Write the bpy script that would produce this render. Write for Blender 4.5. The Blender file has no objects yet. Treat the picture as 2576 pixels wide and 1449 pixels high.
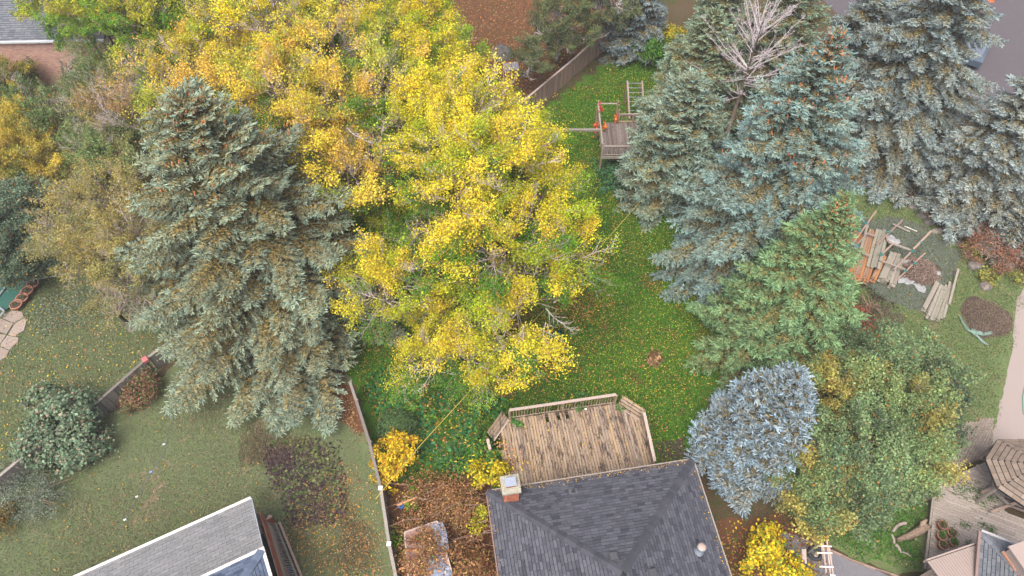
import bpy, math, random
import numpy as np
from mathutils import Vector, Matrix
random.seed(7); RNG = np.random.default_rng(7)
D = bpy.data; S = bpy.context.scene; COL = S.collection
R = math.radians

# ------------------------------------------------------------------ camera, sky, sun, exposure
FPX, TILT, CAMH = 1790.0, R(36), 33.0          # focal length for a 2576 px wide frame, tilt from straight down, height
cd = D.cameras.new('camera'); cam = D.objects.new('camera', cd); COL.objects.link(cam)
cd.sensor_width = 36; cd.lens = 36 * FPX / 2576; cd.clip_end = 3000; cd.clip_start = 0.5
cam.location = (0, 0, CAMH); cam.rotation_euler = (TILT, 0, 0); S.camera = cam
W = D.worlds.new('World'); S.world = W; W.use_nodes = True
nt = W.node_tree; bg = nt.nodes['Background']; sky = nt.nodes.new('ShaderNodeTexSky')
sky.sky_type = 'NISHITA'; sky.sun_disc = False; sky.sun_elevation = R(62); sky.sun_rotation = R(205)
sky.dust_density = 6; sky.air_density = 0.6; sky.ozone_density = 0.4
nt.links.new(sky.outputs[0], bg.inputs[0]); bg.inputs[1].default_value = 0.15
sl = D.lights.new('sun', 'SUN'); sl.energy = 1.3; sl.angle = R(35); sl.color = (1, .965, .92)
so = D.objects.new('sun', sl); COL.objects.link(so)
sd = Vector((math.sin(R(205)) * math.cos(R(62)), math.cos(R(205)) * math.cos(R(62)), math.sin(R(62))))
so.rotation_euler = sd.to_track_quat('Z', 'Y').to_euler(); so.location = (0, 0, 60)
vs = S.view_settings; vs.view_transform = 'Standard'; vs.look = 'None'; vs.gamma = 1; vs.use_curve_mapping = False
vs.exposure = 1.02
S.cycles.max_bounces = 5; S.cycles.diffuse_bounces = 3; S.cycles.transmission_bounces = 3

# ------------------------------------------------------------------ helpers
def at(u, v, z=0.0):
    """ground (or height z) point seen at photo position u,v (2576 px wide)"""
    a = (u - 1288) / FPX; b = -(v - 724.5) / FPX
    r = Vector((a, math.sin(TILT) + b * math.cos(TILT), -math.cos(TILT) + b * math.sin(TILT)))
    return Vector((0, 0, CAMH)) + r * ((z - CAMH) / r.z)
def lerp(a, b, t): return a + (b - a) * t
def rr(a, b): return random.uniform(a, b)
WM = {}
def link(name, data, parent=None, M=None):
    o = D.objects.new(name, data); COL.objects.link(o); M = M or Matrix()
    if parent is not None:
        o.parent = parent; o.matrix_parent_inverse = WM[parent.name].inverted()
    o.matrix_basis = M; WM[o.name] = M
    return o
def tag(o, label=None, cat=None, group=None, kind=None):
    if label: o['label'] = label
    if cat: o['category'] = cat
    if group: o['group'] = group
    if kind: o['kind'] = kind
    return o
def thing(name, label, cat, loc, group=None):
    return tag(link(name, None, None, Matrix.Translation(Vector(loc))), label, cat, group)

class MB:
    """collects polygons; build() links them as ONE mesh object"""
    def __init__(s): s.v = []; s.f = []; s.r = []; s.m = []; s.mi = 0
    def poly(s, pts, r=None):
        n = len(s.v); s.v += [tuple(p) for p in pts]; s.f.append(tuple(range(n, n + len(pts))))
        s.r.append(random.random() if r is None else r); s.m.append(s.mi)
    def box(s, c, ax, ay, az, hx, hy, hz, r=None):
        r = random.random() if r is None else r
        n = len(s.v); c = Vector(c)
        for i in (-1, 1):
            for j in (-1, 1):
                for k in (-1, 1): s.v.append(tuple(c + ax * (hx * i) + ay * (hy * j) + az * (hz * k)))
        for f in ((0,1,3,2),(4,6,7,5),(0,4,5,1),(2,3,7,6),(0,2,6,4),(1,5,7,3)):
            s.f.append(tuple(n + q for q in f)); s.r.append(r); s.m.append(s.mi)
    def beam(s, a, b, w, h, up=Vector((0, 0, 1)), r=None):
        a = Vector(a); b = Vector(b); d = (b - a); L = d.length; d.normalize()
        y = up.cross(d)
        if y.length < 1e-3: y = Vector((1, 0, 0)).cross(d)
        y.normalize(); z = d.cross(y); s.box((a + b) / 2, d, y, z, L / 2, w / 2, h / 2, r)
    def tube(s, pts, rads, n=5, r=None, cap=True, closed=False):
        r = random.random() if r is None else r
        pts = [Vector(p) for p in pts]; base = len(s.v); N = len(pts)
        for i, p in enumerate(pts):
            d = (pts[(i + 1) % N] - pts[i - 1]) if closed else (pts[min(i + 1, N - 1)] - pts[max(i - 1, 0)])
            d.normalize(); x = d.cross(Vector((0, 0, 1)))
            if x.length < .05: x = d.cross(Vector((0, 1, 0)))
            x.normalize(); y = d.cross(x); ra = rads[i] if hasattr(rads, '__len__') else rads
            for k in range(n):
                a = 2 * math.pi * k / n; s.v.append(tuple(p + x * (ra * math.cos(a)) + y * (ra * math.sin(a))))
        for i in range(N if closed else N - 1):
            j = (i + 1) % N
            for k in range(n):
                q = (k + 1) % n
                s.f.append((base + i*n + k, base + i*n + q, base + j*n + q, base + j*n + k)); s.r.append(r); s.m.append(s.mi)
        if cap and not closed:
            s.f.append(tuple(base + k for k in range(n))); s.r.append(r); s.m.append(s.mi)
            s.f.append(tuple(base + (N-1)*n + k for k in range(n))[::-1]); s.r.append(r); s.m.append(s.mi)
    def lathe(s, c, prof, n=20, r=None, axis=None):
        r = random.random() if r is None else r
        c = Vector(c); base = len(s.v); Q = axis.to_track_quat('Z', 'Y').to_matrix() if axis else Matrix.Identity(3)
        for (ra, z) in prof:
            for k in range(n):
                a = 2 * math.pi * k / n; s.v.append(tuple(c + Q @ Vector((ra * math.cos(a), ra * math.sin(a), z))))
        for i in range(len(prof) - 1):
            for k in range(n):
                q = (k + 1) % n
                s.f.append((base + i*n + k, base + i*n + q, base + (i+1)*n + q, base + (i+1)*n + k)); s.r.append(r); s.m.append(s.mi)
    def mesh(s, name, mats, org=None, smooth=False):
        me = D.meshes.new(name); org = org or Vector()
        me.from_pydata([(x - org[0], y - org[1], z - org[2]) for x, y, z in s.v], [], s.f)
        a = me.attributes.new('rnd', 'FLOAT', 'FACE'); a.data.foreach_set('value', s.r)
        for m in (mats if isinstance(mats, (list, tuple)) else [mats]): me.materials.append(m)
        me.polygons.foreach_set('material_index', s.m)
        if smooth: me.polygons.foreach_set('use_smooth', [True] * len(s.f))
        me.update(); return me
    def build(s, name, mats, parent=None, smooth=False):
        V = np.array(s.v); org = Vector((float(V[:,0].mean()), float(V[:,1].mean()), float(V[:,2].min())))
        return link(name, s.mesh(name, mats, org, smooth), parent, Matrix.Translation(org))

# ------------------------------------------------------------------ materials
MATS = {}
def nodes(name):
    m = D.materials.new(name); m.use_nodes = True; t = m.node_tree; MATS[name] = m
    return m, t, t.nodes['Principled BSDF'], t.nodes.new, t.links.new
def ramp(t, cols, interp='LINEAR'):
    n = t.nodes.new('ShaderNodeValToRGB'); cr = n.color_ramp; cr.interpolation = interp
    while len(cr.elements) < len(cols): cr.elements.new(0.5)
    for i, (p, c) in enumerate(cols): cr.elements[i].position = p; cr.elements[i].color = (*c, 1)
    return n
def even(cols): return [(i / max(1, len(cols) - 1), c) for i, c in enumerate(cols)]
def noise(t, scale, detail=6, rough=.6, dist=0, vec=None):
    n = t.nodes.new('ShaderNodeTexNoise'); n.inputs['Scale'].default_value = scale; n.inputs['Detail'].default_value = detail
    n.inputs['Roughness'].default_value = rough; n.inputs['Distortion'].default_value = dist
    if vec is not None: t.links.new(vec, n.inputs['Vector'])
    return n
def mth(t, op, a, b=None):
    n = t.nodes.new('ShaderNodeMath'); n.operation = op
    for i, q in enumerate((a, b)):
        if q is None: continue
        if isinstance(q, (int, float)): n.inputs[i].default_value = q
        else: t.links.new(q, n.inputs[i])
    return n.outputs[0]
def mix(t, fac, a, b, mode='MIX'):
    n = t.nodes.new('ShaderNodeMixRGB'); n.blend_type = mode
    for i, q in enumerate((fac, a, b)):
        if isinstance(q, (int, float)): n.inputs[i].default_value = q
        elif isinstance(q, tuple): n.inputs[i].default_value = (*q, 1)
        else: t.links.new(q, n.inputs[i])
    return n.outputs[0]
def rndval(t):
    a = t.nodes.new('ShaderNodeAttribute'); a.attribute_name = 'rnd'; o = t.nodes.new('ShaderNodeObjectInfo')
    return mth(t, 'FRACT', mth(t, 'ADD', a.outputs['Fac'], o.outputs['Random']))
def pos(t): return t.nodes.new('ShaderNodeNewGeometry').outputs['Position']
def bump(t, h, strength=.4, dist=.02):
    b = t.nodes.new('ShaderNodeBump'); b.inputs['Strength'].default_value = strength; b.inputs['Distance'].default_value = dist
    t.links.new(h, b.inputs['Height']); return b.outputs[0]
def mat_piece(name, cols, grain=40, stain=None, stain_sc=6, stain_lo=.5, rough=.85, stretch=None, bmp=.4):
    """a piece-wise varied surface: every board/shingle its own tone, grain and worn stains"""
    m, t, p, N, L = nodes(name); P = pos(t)
    c = ramp(t, even(cols)); L(rndval(t), c.inputs[0]); out = c.outputs[0]
    vec = P
    if stretch:
        m0 = N('ShaderNodeMapping'); L(P, m0.inputs[0]); m0.inputs['Rotation'].default_value = (0, 0, stretch[3] if len(stretch) > 3 else 0)
        mp = N('ShaderNodeMapping'); L(m0.outputs[0], mp.inputs[0]); mp.inputs['Scale'].default_value = stretch[:3]; vec = mp.outputs[0]
    g = noise(t, grain, 5, .7, 0, vec)
    gr = ramp(t, [(.3, (.55,.55,.55)), (.7, (1.35,1.35,1.35))]); L(g.outputs[0], gr.inputs[0])
    out = mix(t, 1.0, out, gr.outputs[0], 'MULTIPLY')
    if stain:
        s = noise(t, stain_sc, 8, .75, .6, vec); sr = ramp(t, [(stain_lo, (0,0,0)), (stain_lo + .09, (1,1,1))]); L(s.outputs[0], sr.inputs[0])
        out = mix(t, sr.outputs[0], out, stain)
    L(out, p.inputs['Base Color']); p.inputs['Roughness'].default_value = rough
    p.inputs['Specular IOR Level'].default_value = .2
    L(bump(t, g.outputs[0], bmp, .01), p.inputs['Normal']); return m
def mat_ground(name, layers, base, bscale=30, bstr=.8, bdist=.05):
    """base colour ramp on fine noise, then layers of (colour, scale, threshold, softness)"""
    m, t, p, N, L = nodes(name); P = pos(t)
    n0 = noise(t, bscale, 8, .8, .3, P); c = ramp(t, [(.3 + .4 * i / max(1, len(base) - 1), q) for i, q in enumerate(base)]); L(n0.outputs[0], c.inputs[0]); out = c.outputs[0]
    for (col, sc, th, so_) in layers:
        n = noise(t, sc, 9, .72, .5, P); r_ = ramp(t, [(th, (0,0,0)), (th + so_, (1,1,1))]); L(n.outputs[0], r_.inputs[0]); out = mix(t, r_.outputs[0], out, col)
    L(out, p.inputs['Base Color']); p.inputs['Roughness'].default_value = .95; p.inputs['Specular IOR Level'].default_value = .1
    L(bump(t, n0.outputs[0], bstr, bdist), p.inputs['Normal']); return m
def mat_plain(name, col, rough=.7, metal=0, var=.25, sc=25):
    m, t, p, N, L = nodes(name); n = noise(t, sc, 6, .7, 0, pos(t))
    lo = tuple(q * (1 - var) for q in col); hi = tuple(min(1, q * (1 + var)) for q in col)
    c = ramp(t, [(.3, lo), (.7, hi)]); L(n.outputs[0], c.inputs[0]); L(c.outputs[0], p.inputs['Base Color'])
    p.inputs['Roughness'].default_value = rough; p.inputs['Metallic'].default_value = metal; return m
def mat_leaf(name, source, hue=.035, val=(.6, 1.35), odd=None, odd_p=.93, trans=.35):
    """leaves: source 'object' takes the object's own leaf colour, 'attr' the colour stored per leaf"""
    m, t, p, N, L = nodes(name)
    if source == 'object':
        o = N('ShaderNodeObjectInfo'); col = o.outputs['Color']
    else:
        a = N('ShaderNodeAttribute'); a.attribute_name = 'col'; col = a.outputs['Color']
    rv = rndval(t); h = N('ShaderNodeHueSaturation'); L(col, h.inputs['Color'])
    mr = N('ShaderNodeMapRange'); L(rv, mr.inputs[0]); mr.inputs[3].default_value = .5 - hue; mr.inputs[4].default_value = .5 + hue; L(mr.outputs[0], h.inputs['Hue'])
    r2 = mth(t, 'FRACT', mth(t, 'MULTIPLY', rv, 17.3)); m2 = N('ShaderNodeMapRange'); L(r2, m2.inputs[0]); m2.inputs[3].default_value = val[0]; m2.inputs[4].default_value = val[1]; L(m2.outputs[0], h.inputs['Value'])
    out = h.outputs[0]
    if odd:
        r3 = mth(t, 'FRACT', mth(t, 'MULTIPLY', rv, 61.7)); out = mix(t, mth(t, 'GREATER_THAN', r3, odd_p), out, odd)
    L(out, p.inputs['Base Color']); p.inputs['Roughness'].default_value = .6; p.inputs['Specular IOR Level'].default_value = .25
    tr = N('ShaderNodeBsdfTranslucent'); L(out, tr.inputs[0]); mx = N('ShaderNodeMixShader'); mx.inputs[0].default_value = trans
    L(p.outputs[0], mx.inputs[1]); L(tr.outputs[0], mx.inputs[2]); L(mx.outputs[0], t.nodes['Material Output'].inputs[0]); return m
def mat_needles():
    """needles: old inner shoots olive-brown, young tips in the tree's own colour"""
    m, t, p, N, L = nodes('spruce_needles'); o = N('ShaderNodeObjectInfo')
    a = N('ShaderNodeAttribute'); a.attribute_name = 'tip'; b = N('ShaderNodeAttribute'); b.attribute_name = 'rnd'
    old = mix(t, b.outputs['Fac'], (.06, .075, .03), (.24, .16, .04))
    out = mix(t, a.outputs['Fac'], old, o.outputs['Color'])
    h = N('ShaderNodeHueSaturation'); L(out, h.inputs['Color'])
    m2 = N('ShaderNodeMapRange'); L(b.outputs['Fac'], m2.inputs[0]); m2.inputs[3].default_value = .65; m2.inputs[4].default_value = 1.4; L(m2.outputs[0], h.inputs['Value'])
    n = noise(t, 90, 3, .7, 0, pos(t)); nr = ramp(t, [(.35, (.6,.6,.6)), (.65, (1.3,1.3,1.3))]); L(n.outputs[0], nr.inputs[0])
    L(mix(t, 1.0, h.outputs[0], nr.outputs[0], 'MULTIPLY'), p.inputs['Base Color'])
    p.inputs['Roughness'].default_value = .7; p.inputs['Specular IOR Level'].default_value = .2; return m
NEEDLE = mat_needles()
LEAF = mat_leaf('tree_leaves', 'object', .028, (.5, 1.35), (.50, .24, .05), .965, .35)
LEAFA = mat_leaf('shrub_leaves', 'attr', .02, (.45, 1.5), None, .9, .3)
BARK = mat_plain('bark', (.16, .125, .10), .9, 0, .4, 14)
TWIG = mat_plain('pale_twig', (.42, .36, .35), .8, 0, .3, 30)
TWIGB = mat_plain('brown_twig', (.24, .15, .10), .85, 0, .4, 30)
SILVER = mat_plain('silver_deadwood', (.46, .41, .42), .8, 0, .25, 30)
DECKW = mat_piece('weathered_deck_wood', [(.28,.205,.145),(.35,.265,.18),(.31,.245,.185),(.38,.275,.165),(.235,.18,.14),(.33,.265,.205)], 22, (.085,.062,.052), 1.7, .50, stretch=(3.4, .8, 1, -0.158))
GREYW = mat_piece('grey_timber', [(0.230,0.204,0.178),(0.306,0.272,0.238),(0.255,0.221,0.178),(0.340,0.306,0.281)], 30, (0.085,0.076,0.068), 5, .6)
FENCEW = mat_piece('fence_timber', [(.27,.19,.15),(.34,.25,.20),(.23,.17,.15),(.38,.28,.22)], 30, (.12,.09,.08), 5, .62)
OLDFENCE = mat_piece('old_fence_timber', [(.17,.15,.14),(.25,.22,.20),(.13,.12,.11),(.30,.27,.24)], 30, (.07,.07,.06), 5, .6)
RAILW = mat_piece('rail_timber', [(.40,.32,.28),(.46,.38,.33),(.36,.29,.26)], 35, (.18,.13,.11), 7, .6)
HIPD = mat_piece('dark_hip_shingle', [(0.048,0.051,0.063),(0.072,0.075,0.090)], 120, None, bmp=.8)
SHDARK = mat_piece('dark_shingle', [(0.049,0.052,0.067),(0.083,0.088,0.110),(0.104,0.110,0.132),(0.067,0.071,0.088),(0.093,0.098,0.117),(0.044,0.046,0.059)], 120, None, bmp=.8)
SHGREY = mat_piece('grey_shingle', [(.17,.175,.18),(.21,.215,.22),(.19,.195,.20),(.235,.24,.245),(.20,.205,.21)], 120, None, bmp=.8)
SHBLUE = mat_piece('blue_grey_shingle', [(.055,.075,.12),(.10,.135,.20),(.075,.10,.15),(.13,.17,.24),(.05,.065,.10)], 120, None, bmp=.8)
SHMID = mat_piece('mid_grey_shingle', [(.105,.115,.135),(.155,.17,.19),(.125,.14,.16),(.18,.19,.21)], 120, None, bmp=.8)
SHBROWN = mat_piece('brown_shingle', [(0.195,0.153,0.117),(0.240,0.189,0.150),(0.166,0.133,0.106),(0.271,0.217,0.175)], 110, None, bmp=.8)
ROOFD = mat_plain('shadow_dark_felt', (.02, .021, .024), .9)  # near-black base, shows between courses as their painted shadow lines
WHITE = mat_plain('white_trim', (.68, .66, .62), .5, 0, .15, 12)
GALV = mat_plain('galvanised_metal', (.46, .52, .60), .35, .7, .15, 15)
TAN = mat_plain('weathered_cap', (.36, .28, .23), .7, 0, .25, 20)
CONC = mat_plain('mossy_concrete', (.30, .29, .23), .9, 0, .45, 18)
BRICK = mat_piece('red_brick', [(.36,.12,.07),(.46,.17,.10),(.30,.10,.06),(.52,.24,.15)], 60)
MORTAR = mat_plain('mortar', (.42, .36, .31), .9)
STONE = mat_piece('fieldstone', [(.18,.155,.145),(.24,.21,.19),(.15,.14,.135),(.27,.24,.21)], 9, (.08,.08,.055), 4, .5, bmp=.9)
TERRA = mat_plain('terracotta', (.40, .18, .12), .8, 0, .2)
SOILM = mat_plain('dark_soil', (.06, .042, .032), .95, 0, .5)
SIDING = mat_plain('pink_beige_siding', (.31, .25, .22), .7, 0, .08)
BLACKM = mat_plain('black_rubber', (.035, .04, .045), .8)

# ------------------------------------------------------------------ mass meshes (leaves, needles, grass) with numpy
def poly_mesh(name, V, k, mats, attrs):
    """V (n,k,3): n separate k-gons"""
    n = len(V); me = D.meshes.new(name); me.vertices.add(n * k); me.vertices.foreach_set('co', V.reshape(-1).astype(np.float32))
    me.loops.add(n * k); me.loops.foreach_set('vertex_index', np.arange(n * k, dtype=np.int32))
    me.polygons.add(n); me.polygons.foreach_set('loop_start', np.arange(0, n * k, k, dtype=np.int32)); me.polygons.foreach_set('loop_total', np.full(n, k, dtype=np.int32))
    for m in mats: me.materials.append(m)
    for nm, arr in attrs.items():
        if arr.ndim == 1:
            a = me.attributes.new(nm, 'FLOAT', 'FACE'); a.data.foreach_set('value', arr.astype(np.float32))
        else:
            a = me.attributes.new(nm, 'FLOAT_COLOR', 'FACE'); c4 = np.ones((n, 4), np.float32); c4[:, :3] = arr; a.data.foreach_set('color', c4.reshape(-1))
    me.update(calc_edges=True); return me
def unit(a): return a / np.maximum(np.linalg.norm(a, axis=-1, keepdims=True), 1e-9)
def leaf_quads(P, Nrm, size, asp=.62, fold=.25, rng=RNG):
    """kite-shaped leaves at P facing Nrm"""
    n = len(P); size = np.broadcast_to(size, (n,))[:, None]
    Nn = unit(Nrm); A = unit(np.cross(Nn, rng.normal(size=(n, 3)))); B = np.cross(Nn, A)
    a = P - A * size * .5; c = P + A * size * .5
    b = P + B * size * asp * .5 + Nn * size * fold - A * size * .08; d = P - B * size * asp * .5 + Nn * size * fold * rng.uniform(-.4, 1, (n, 1)) - A * size * .08
    return np.stack([a, b, c, d], 1)
def pick_cols(n, pal, rng=RNG):
    """pal: list of (weight, colour)"""
    w = np.array([p[0] for p in pal], float); c = np.array([p[1] for p in pal]); i = rng.choice(len(pal), n, p=w / w.sum())
    return c[i] * rng.uniform(.8, 1.2, (n, 1))
def leaf_mesh(name, Q, cols, mat=None):
    return poly_mesh(name, Q, 4, [mat or LEAFA], {'rnd': RNG.random(len(Q)), 'col': cols})
def mesh_obj(name, me, parent=None, org=None):
    n = len(me.vertices); co = np.empty(n * 3, np.float32); me.vertices.foreach_get('co', co); co = co.reshape(-1, 3)
    o = org or Vector((float(co[:,0].mean()), float(co[:,1].mean()), float(co[:,2].min())))
    co -= np.array(o, np.float32); me.vertices.foreach_set('co', co.reshape(-1)); me.update()
    return link(name, me, parent, Matrix.Translation(o))
def inpoly(X, Y, poly):
    ins = np.zeros(len(X), bool); n = len(poly)
    for i in range(n):
        x1, y1 = poly[i][0], poly[i][1]; x2, y2 = poly[i-1][0], poly[i-1][1]
        c = ((y1 > Y) != (y2 > Y)) & (X < (x2 - x1) * (Y - y1) / (y2 - y1 + 1e-12) + x1); ins ^= c
    return ins
def scatter(poly, n, rng=RNG):
    xs = [p[0] for p in poly]; ys = [p[1] for p in poly]; X = rng.uniform(min(xs), max(xs), n * 4); Y = rng.uniform(min(ys), max(ys), n * 4)
    k = inpoly(X, Y, poly); X = X[k][:n]; Y = Y[k][:n]; dm = np.full(len(X), 1e9)
    for i in range(len(poly)):       # thin out towards the edge
        ax, ay, bx, by = poly[i-1][0], poly[i-1][1], poly[i][0], poly[i][1]; L2 = (bx-ax)**2 + (by-ay)**2 + 1e-9
        t = np.clip(((X-ax)*(bx-ax) + (Y-ay)*(by-ay)) / L2, 0, 1); dm = np.minimum(dm, np.hypot(X-ax-t*(bx-ax), Y-ay-t*(by-ay)))
    soft = min(1.3, .16 * math.sqrt(max(1e-6, (max(xs)-min(xs)) * (max(ys)-min(ys))))); k = dm + (vnoise(X, Y, 1.1, 9) - .5) * soft * .9 > soft * rng.random(len(X)) * .9; return X[k], Y[k]
def vnoise(X, Y, sc, seed=0):
    """smooth value noise 0..1"""
    r = np.random.default_rng(seed).random((64, 64)); x = X * sc; y = Y * sc; xi = np.floor(x).astype(int); yi = np.floor(y).astype(int); fx = x - xi; fy = y - yi
    fx = fx * fx * (3 - 2 * fx); fy = fy * fy * (3 - 2 * fy); g = lambda a, b: r[a % 64, b % 64]
    return (g(xi, yi) * (1-fx) + g(xi+1, yi) * fx) * (1-fy) + (g(xi, yi+1) * (1-fx) + g(xi+1, yi+1) * fx) * fy
def W2(px, z=0): return [at(u, v, z) for u, v in px]
def rough_outline(P, step=.35, amp=.22, seed=1):
    rg = random.Random(seed); out = []
    for i in range(len(P)):
        a, b = P[i], P[(i + 1) % len(P)]; n = max(1, int((b - a).length / step)); d = (b - a); nn = Vector((-d.y, d.x, 0)).normalized()
        for k in range(n):
            out.append(a + d * (k / n) + nn * rg.uniform(-amp, amp))
    return out
def sheet(name, px, z, mat, amp=.22, step=.35, seed=1):
    P = rough_outline(W2(px), step, amp, seed) if amp else W2(px)
    m = MB(); m.poly([(p.x, p.y, z) for p in P]); return tag(m.build(name, mat), kind='structure')

# ------------------------------------------------------------------ the ground
G_BASE = mat_ground('earth_and_grass', [((.05,.065,.022), 1.0, .50, .10), ((.13,.085,.045), 12, .53, .06)], [(.04,.035,.022),(.08,.06,.035),(.12,.08,.05)], 22)
G_LUSH = mat_ground('lush_lawn', [((0.060,0.168,0.018), 6, .5, .1), ((0.168,0.168,0.024), 22, .56, .05), ((0.132,0.084,0.036), .6, .55, .08)], [(0.024,0.072,0.010),(0.054,0.144,0.017),(0.120,0.216,0.024)], 26, 1, .08)
G_LEFT = mat_ground('faded_dry_lawn', [((.27,.20,.135), .5, .56, .10), ((.13,.175,.075), 2.4, .48, .12), ((.26,.20,.13), 5, .60, .06), ((.07,.11,.045), 16, .54, .06)], [(.085,.11,.05),(.14,.165,.085),(.20,.20,.125)], 24, 1, .06)  # greens muted to carry the milky side fade; tan patches are dry grass
G_SOIL = mat_ground('bare_soil', [((.09,.10,.035), 5, .55, .06)], [(.04,.028,.03),(.07,.05,.045),(.12,.08,.06)], 26)
G_LITTER = mat_ground('leaf_litter', [((.20,.085,.03), 30, .58, .06), ((.055,.07,.025), 2.2, .57, .08), ((.27,.14,.05), 40, .66, .03)], [(.055,.03,.02),(.12,.06,.032),(.19,.10,.05)], 28)
G_RIGHT = mat_ground('right_lawn', [((0.216,0.193,0.111), 1.2, .54, .10), ((0.092,0.168,0.045), 4, .52, .12), ((0.267,0.232,0.150), 18, .57, .05)], [(0.072,0.113,0.037),(0.130,0.182,0.071),(0.218,0.229,0.118)], 24, 1, .06)
G_ASPH = mat_ground('asphalt', [((.13,.115,.12), 2, .55, .2), ((.16,.12,.10), 60, .68, .04)], [(.075,.07,.075),(.10,.09,.10),(.125,.115,.125)], 60, .3, .01)
G_CONC = mat_ground('concrete_path', [((0.258,0.206,0.172), 1.2, .6, .2), ((0.138,0.112,0.095), 3, .72, .03)], [(0.267,0.228,0.206),(0.292,0.249,0.228),(0.318,0.275,0.249)], 50, .3, .01)
G_GRAV = mat_ground('blue_gravel', [((.30,.29,.30), 70, .6, .04)], [(.07,.075,.085),(.17,.17,.19),(.30,.30,.32)], 60, 1, .03)
G_FABRIC = mat_ground('weed_fabric', [((.12,.12,.07), 5, .60, .07)], [(.075,.09,.08),(.10,.115,.10),(.13,.135,.12)], 60, .5, .01)

m = MB(); m.poly([(-400,-200,0),(400,-200,0),(400,700,0),(-400,700,0)]); tag(m.build('ground', G_BASE), kind='structure')
LAWN_C = [(1330,300),(1560,130),(1720,150),(1800,450),(1900,700),(1880,860),(1800,1000),(1745,1200),(1230,1260),(1010,1215),(950,1190),(895,1000),(860,930),(1000,620),(1200,400)]
LAWN_L = [(-260,1420),(60,1180),(270,1045),(410,945),(600,800),(860,900),(900,1010),(960,1230),(1015,1470),(1050,1800),(-500,1800)]
LAWN_FL = [(-400,760),(60,700),(330,640),(520,760),(560,830),(400,932),(260,1040),(40,1180),(-300,1400)]
YARD_R = [(2100,430),(2240,460),(2380,590),(2600,700),(2560,860),(2500,1140),(2370,1180),(2340,1449),(2250,1449),(2080,1380),(1950,1330),(1980,1100),(2060,700)]
sheet('lawn', LAWN_C, .004, G_LUSH, .3); sheet('lawn', LAWN_L, .006, G_LEFT, .15, seed=2)
sheet('lawn', LAWN_FL, .005, G_LEFT, .15, seed=3); sheet('lawn', YARD_R, .005, G_RIGHT, .2, seed=4)
sheet('leaf_litter_ground', [(1140,-60),(1560,-60),(1590,60),(1500,130),(1350,240),(1200,300),(1100,200)], .008, G_LITTER, .4, seed=5)
sheet('soil_strip', [(960,1215),(1235,1205),(1245,1470),(1250,1800),(1050,1800),(1010,1449)], .008, G_LITTER, .25, seed=6)
sheet('soil_patch', [(840,900),(905,1005),(925,1100),(880,1090),(820,1010),(780,980)], .012, G_LITTER, .3, seed=8)
sheet('soil_patch', [(1880,680),(2060,600),(2100,760),(2060,900),(1960,980),(1790,1010),(1850,850)], .011, G_LITTER, .25, seed=19)
sheet('soil_patch', [(1655,1110),(1720,1095),(1745,1160),(1660,1175)], .012, G_SOIL, .2, seed=9)
sheet('soil_patch', [(1740,1320),(1990,1290),(2080,1340),(2090,1449),(1900,1600),(1820,1600)], .009, G_LITTER, .2, seed=10)
sheet('street', [(2060,-200),(2060,-10),(2120,50),(2200,95),(2440,240),(2640,360),(3400,700),(3400,-400)], .012, G_ASPH, 0)
m = MB(); K = [at(2150,60),at(2200,103),at(2440,248),at(2640,372)]
for a, b in zip(K, K[1:]): m.beam((a.x, a.y, .06), (b.x, b.y, .06), .22, .14)
tag(m.build('kerb', mat_plain('kerb_concrete', (.32,.30,.29), .8)), kind='structure')
sheet('concrete_path', [(2680,560),(2556,760),(2543,900),(2505,1060),(2490,1140),(2520,1180),(2640,1230),(2900,1200),(2900,600)], .014, G_CONC, .05, .3, seed=11)
sheet('gravel_area', [(2160,560),(2230,540),(2330,570),(2420,640),(2400,700),(2360,800),(2230,760),(2160,700),(2150,620)], .013, G_FABRIC, .2, seed=12)
GRAVP = [(1960,1335),(2010,1350),(2065,1370),(2110,1395),(2180,1425),(2270,1462),(2330,1600),(2080,1600)]
sheet('gravel_bed', GRAVP, .014, G_GRAV, .03, seed=13)
sheet('soil_bed', [(2110,740),(2200,760),(2280,800),(2240,830),(2130,800)], .009, mat_ground('weedy_soil', [((.07,.10,.03), 4, .52, .06)], [(.07,.05,.045),(.12,.09,.075),(.17,.125,.10)], 26), .3, seed=14)

# small plates: paver patch and flagstones, each stone its own piece
def tri_scatter_tris(X, Y, h, w, rng=RNG, z=0.0):
    n = len(X); a = rng.uniform(0, 2*np.pi, n); lean = rng.uniform(0, .8, n) * h; b = rng.uniform(0, 2*np.pi, n)
    dx = np.cos(a) * w / 2; dy = np.sin(a) * w / 2; V = np.zeros((n, 3, 3))
    V[:,0,0] = X - dx; V[:,0,1] = Y - dy; V[:,1,0] = X + dx; V[:,1,1] = Y + dy
    V[:,2,0] = X + np.cos(b) * lean; V[:,2,1] = Y + np.sin(b) * lean; V[:,2,2] = h; V[:,:,2] += z; return V
def grass(name, px, n, h, w, pal, patch=None, seed=0):
    P = W2(px); rng = np.random.default_rng(seed); X, Y = scatter(P, n, rng)
    if patch: k = vnoise(X, Y, patch[0], seed) + rng.normal(0, .12, len(X)) > patch[1]; X = X[k]; Y = Y[k]
    hh = h * rng.uniform(.5, 1.4, len(X)); V = tri_scatter_tris(X, Y, hh, w, rng, .01)
    me = poly_mesh(name, V, 3, [LEAFA], {'rnd': rng.random(len(X)), 'col': pick_cols(len(X), pal, rng)})
    return tag(mesh_obj(name, me), kind='stuff')
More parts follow.
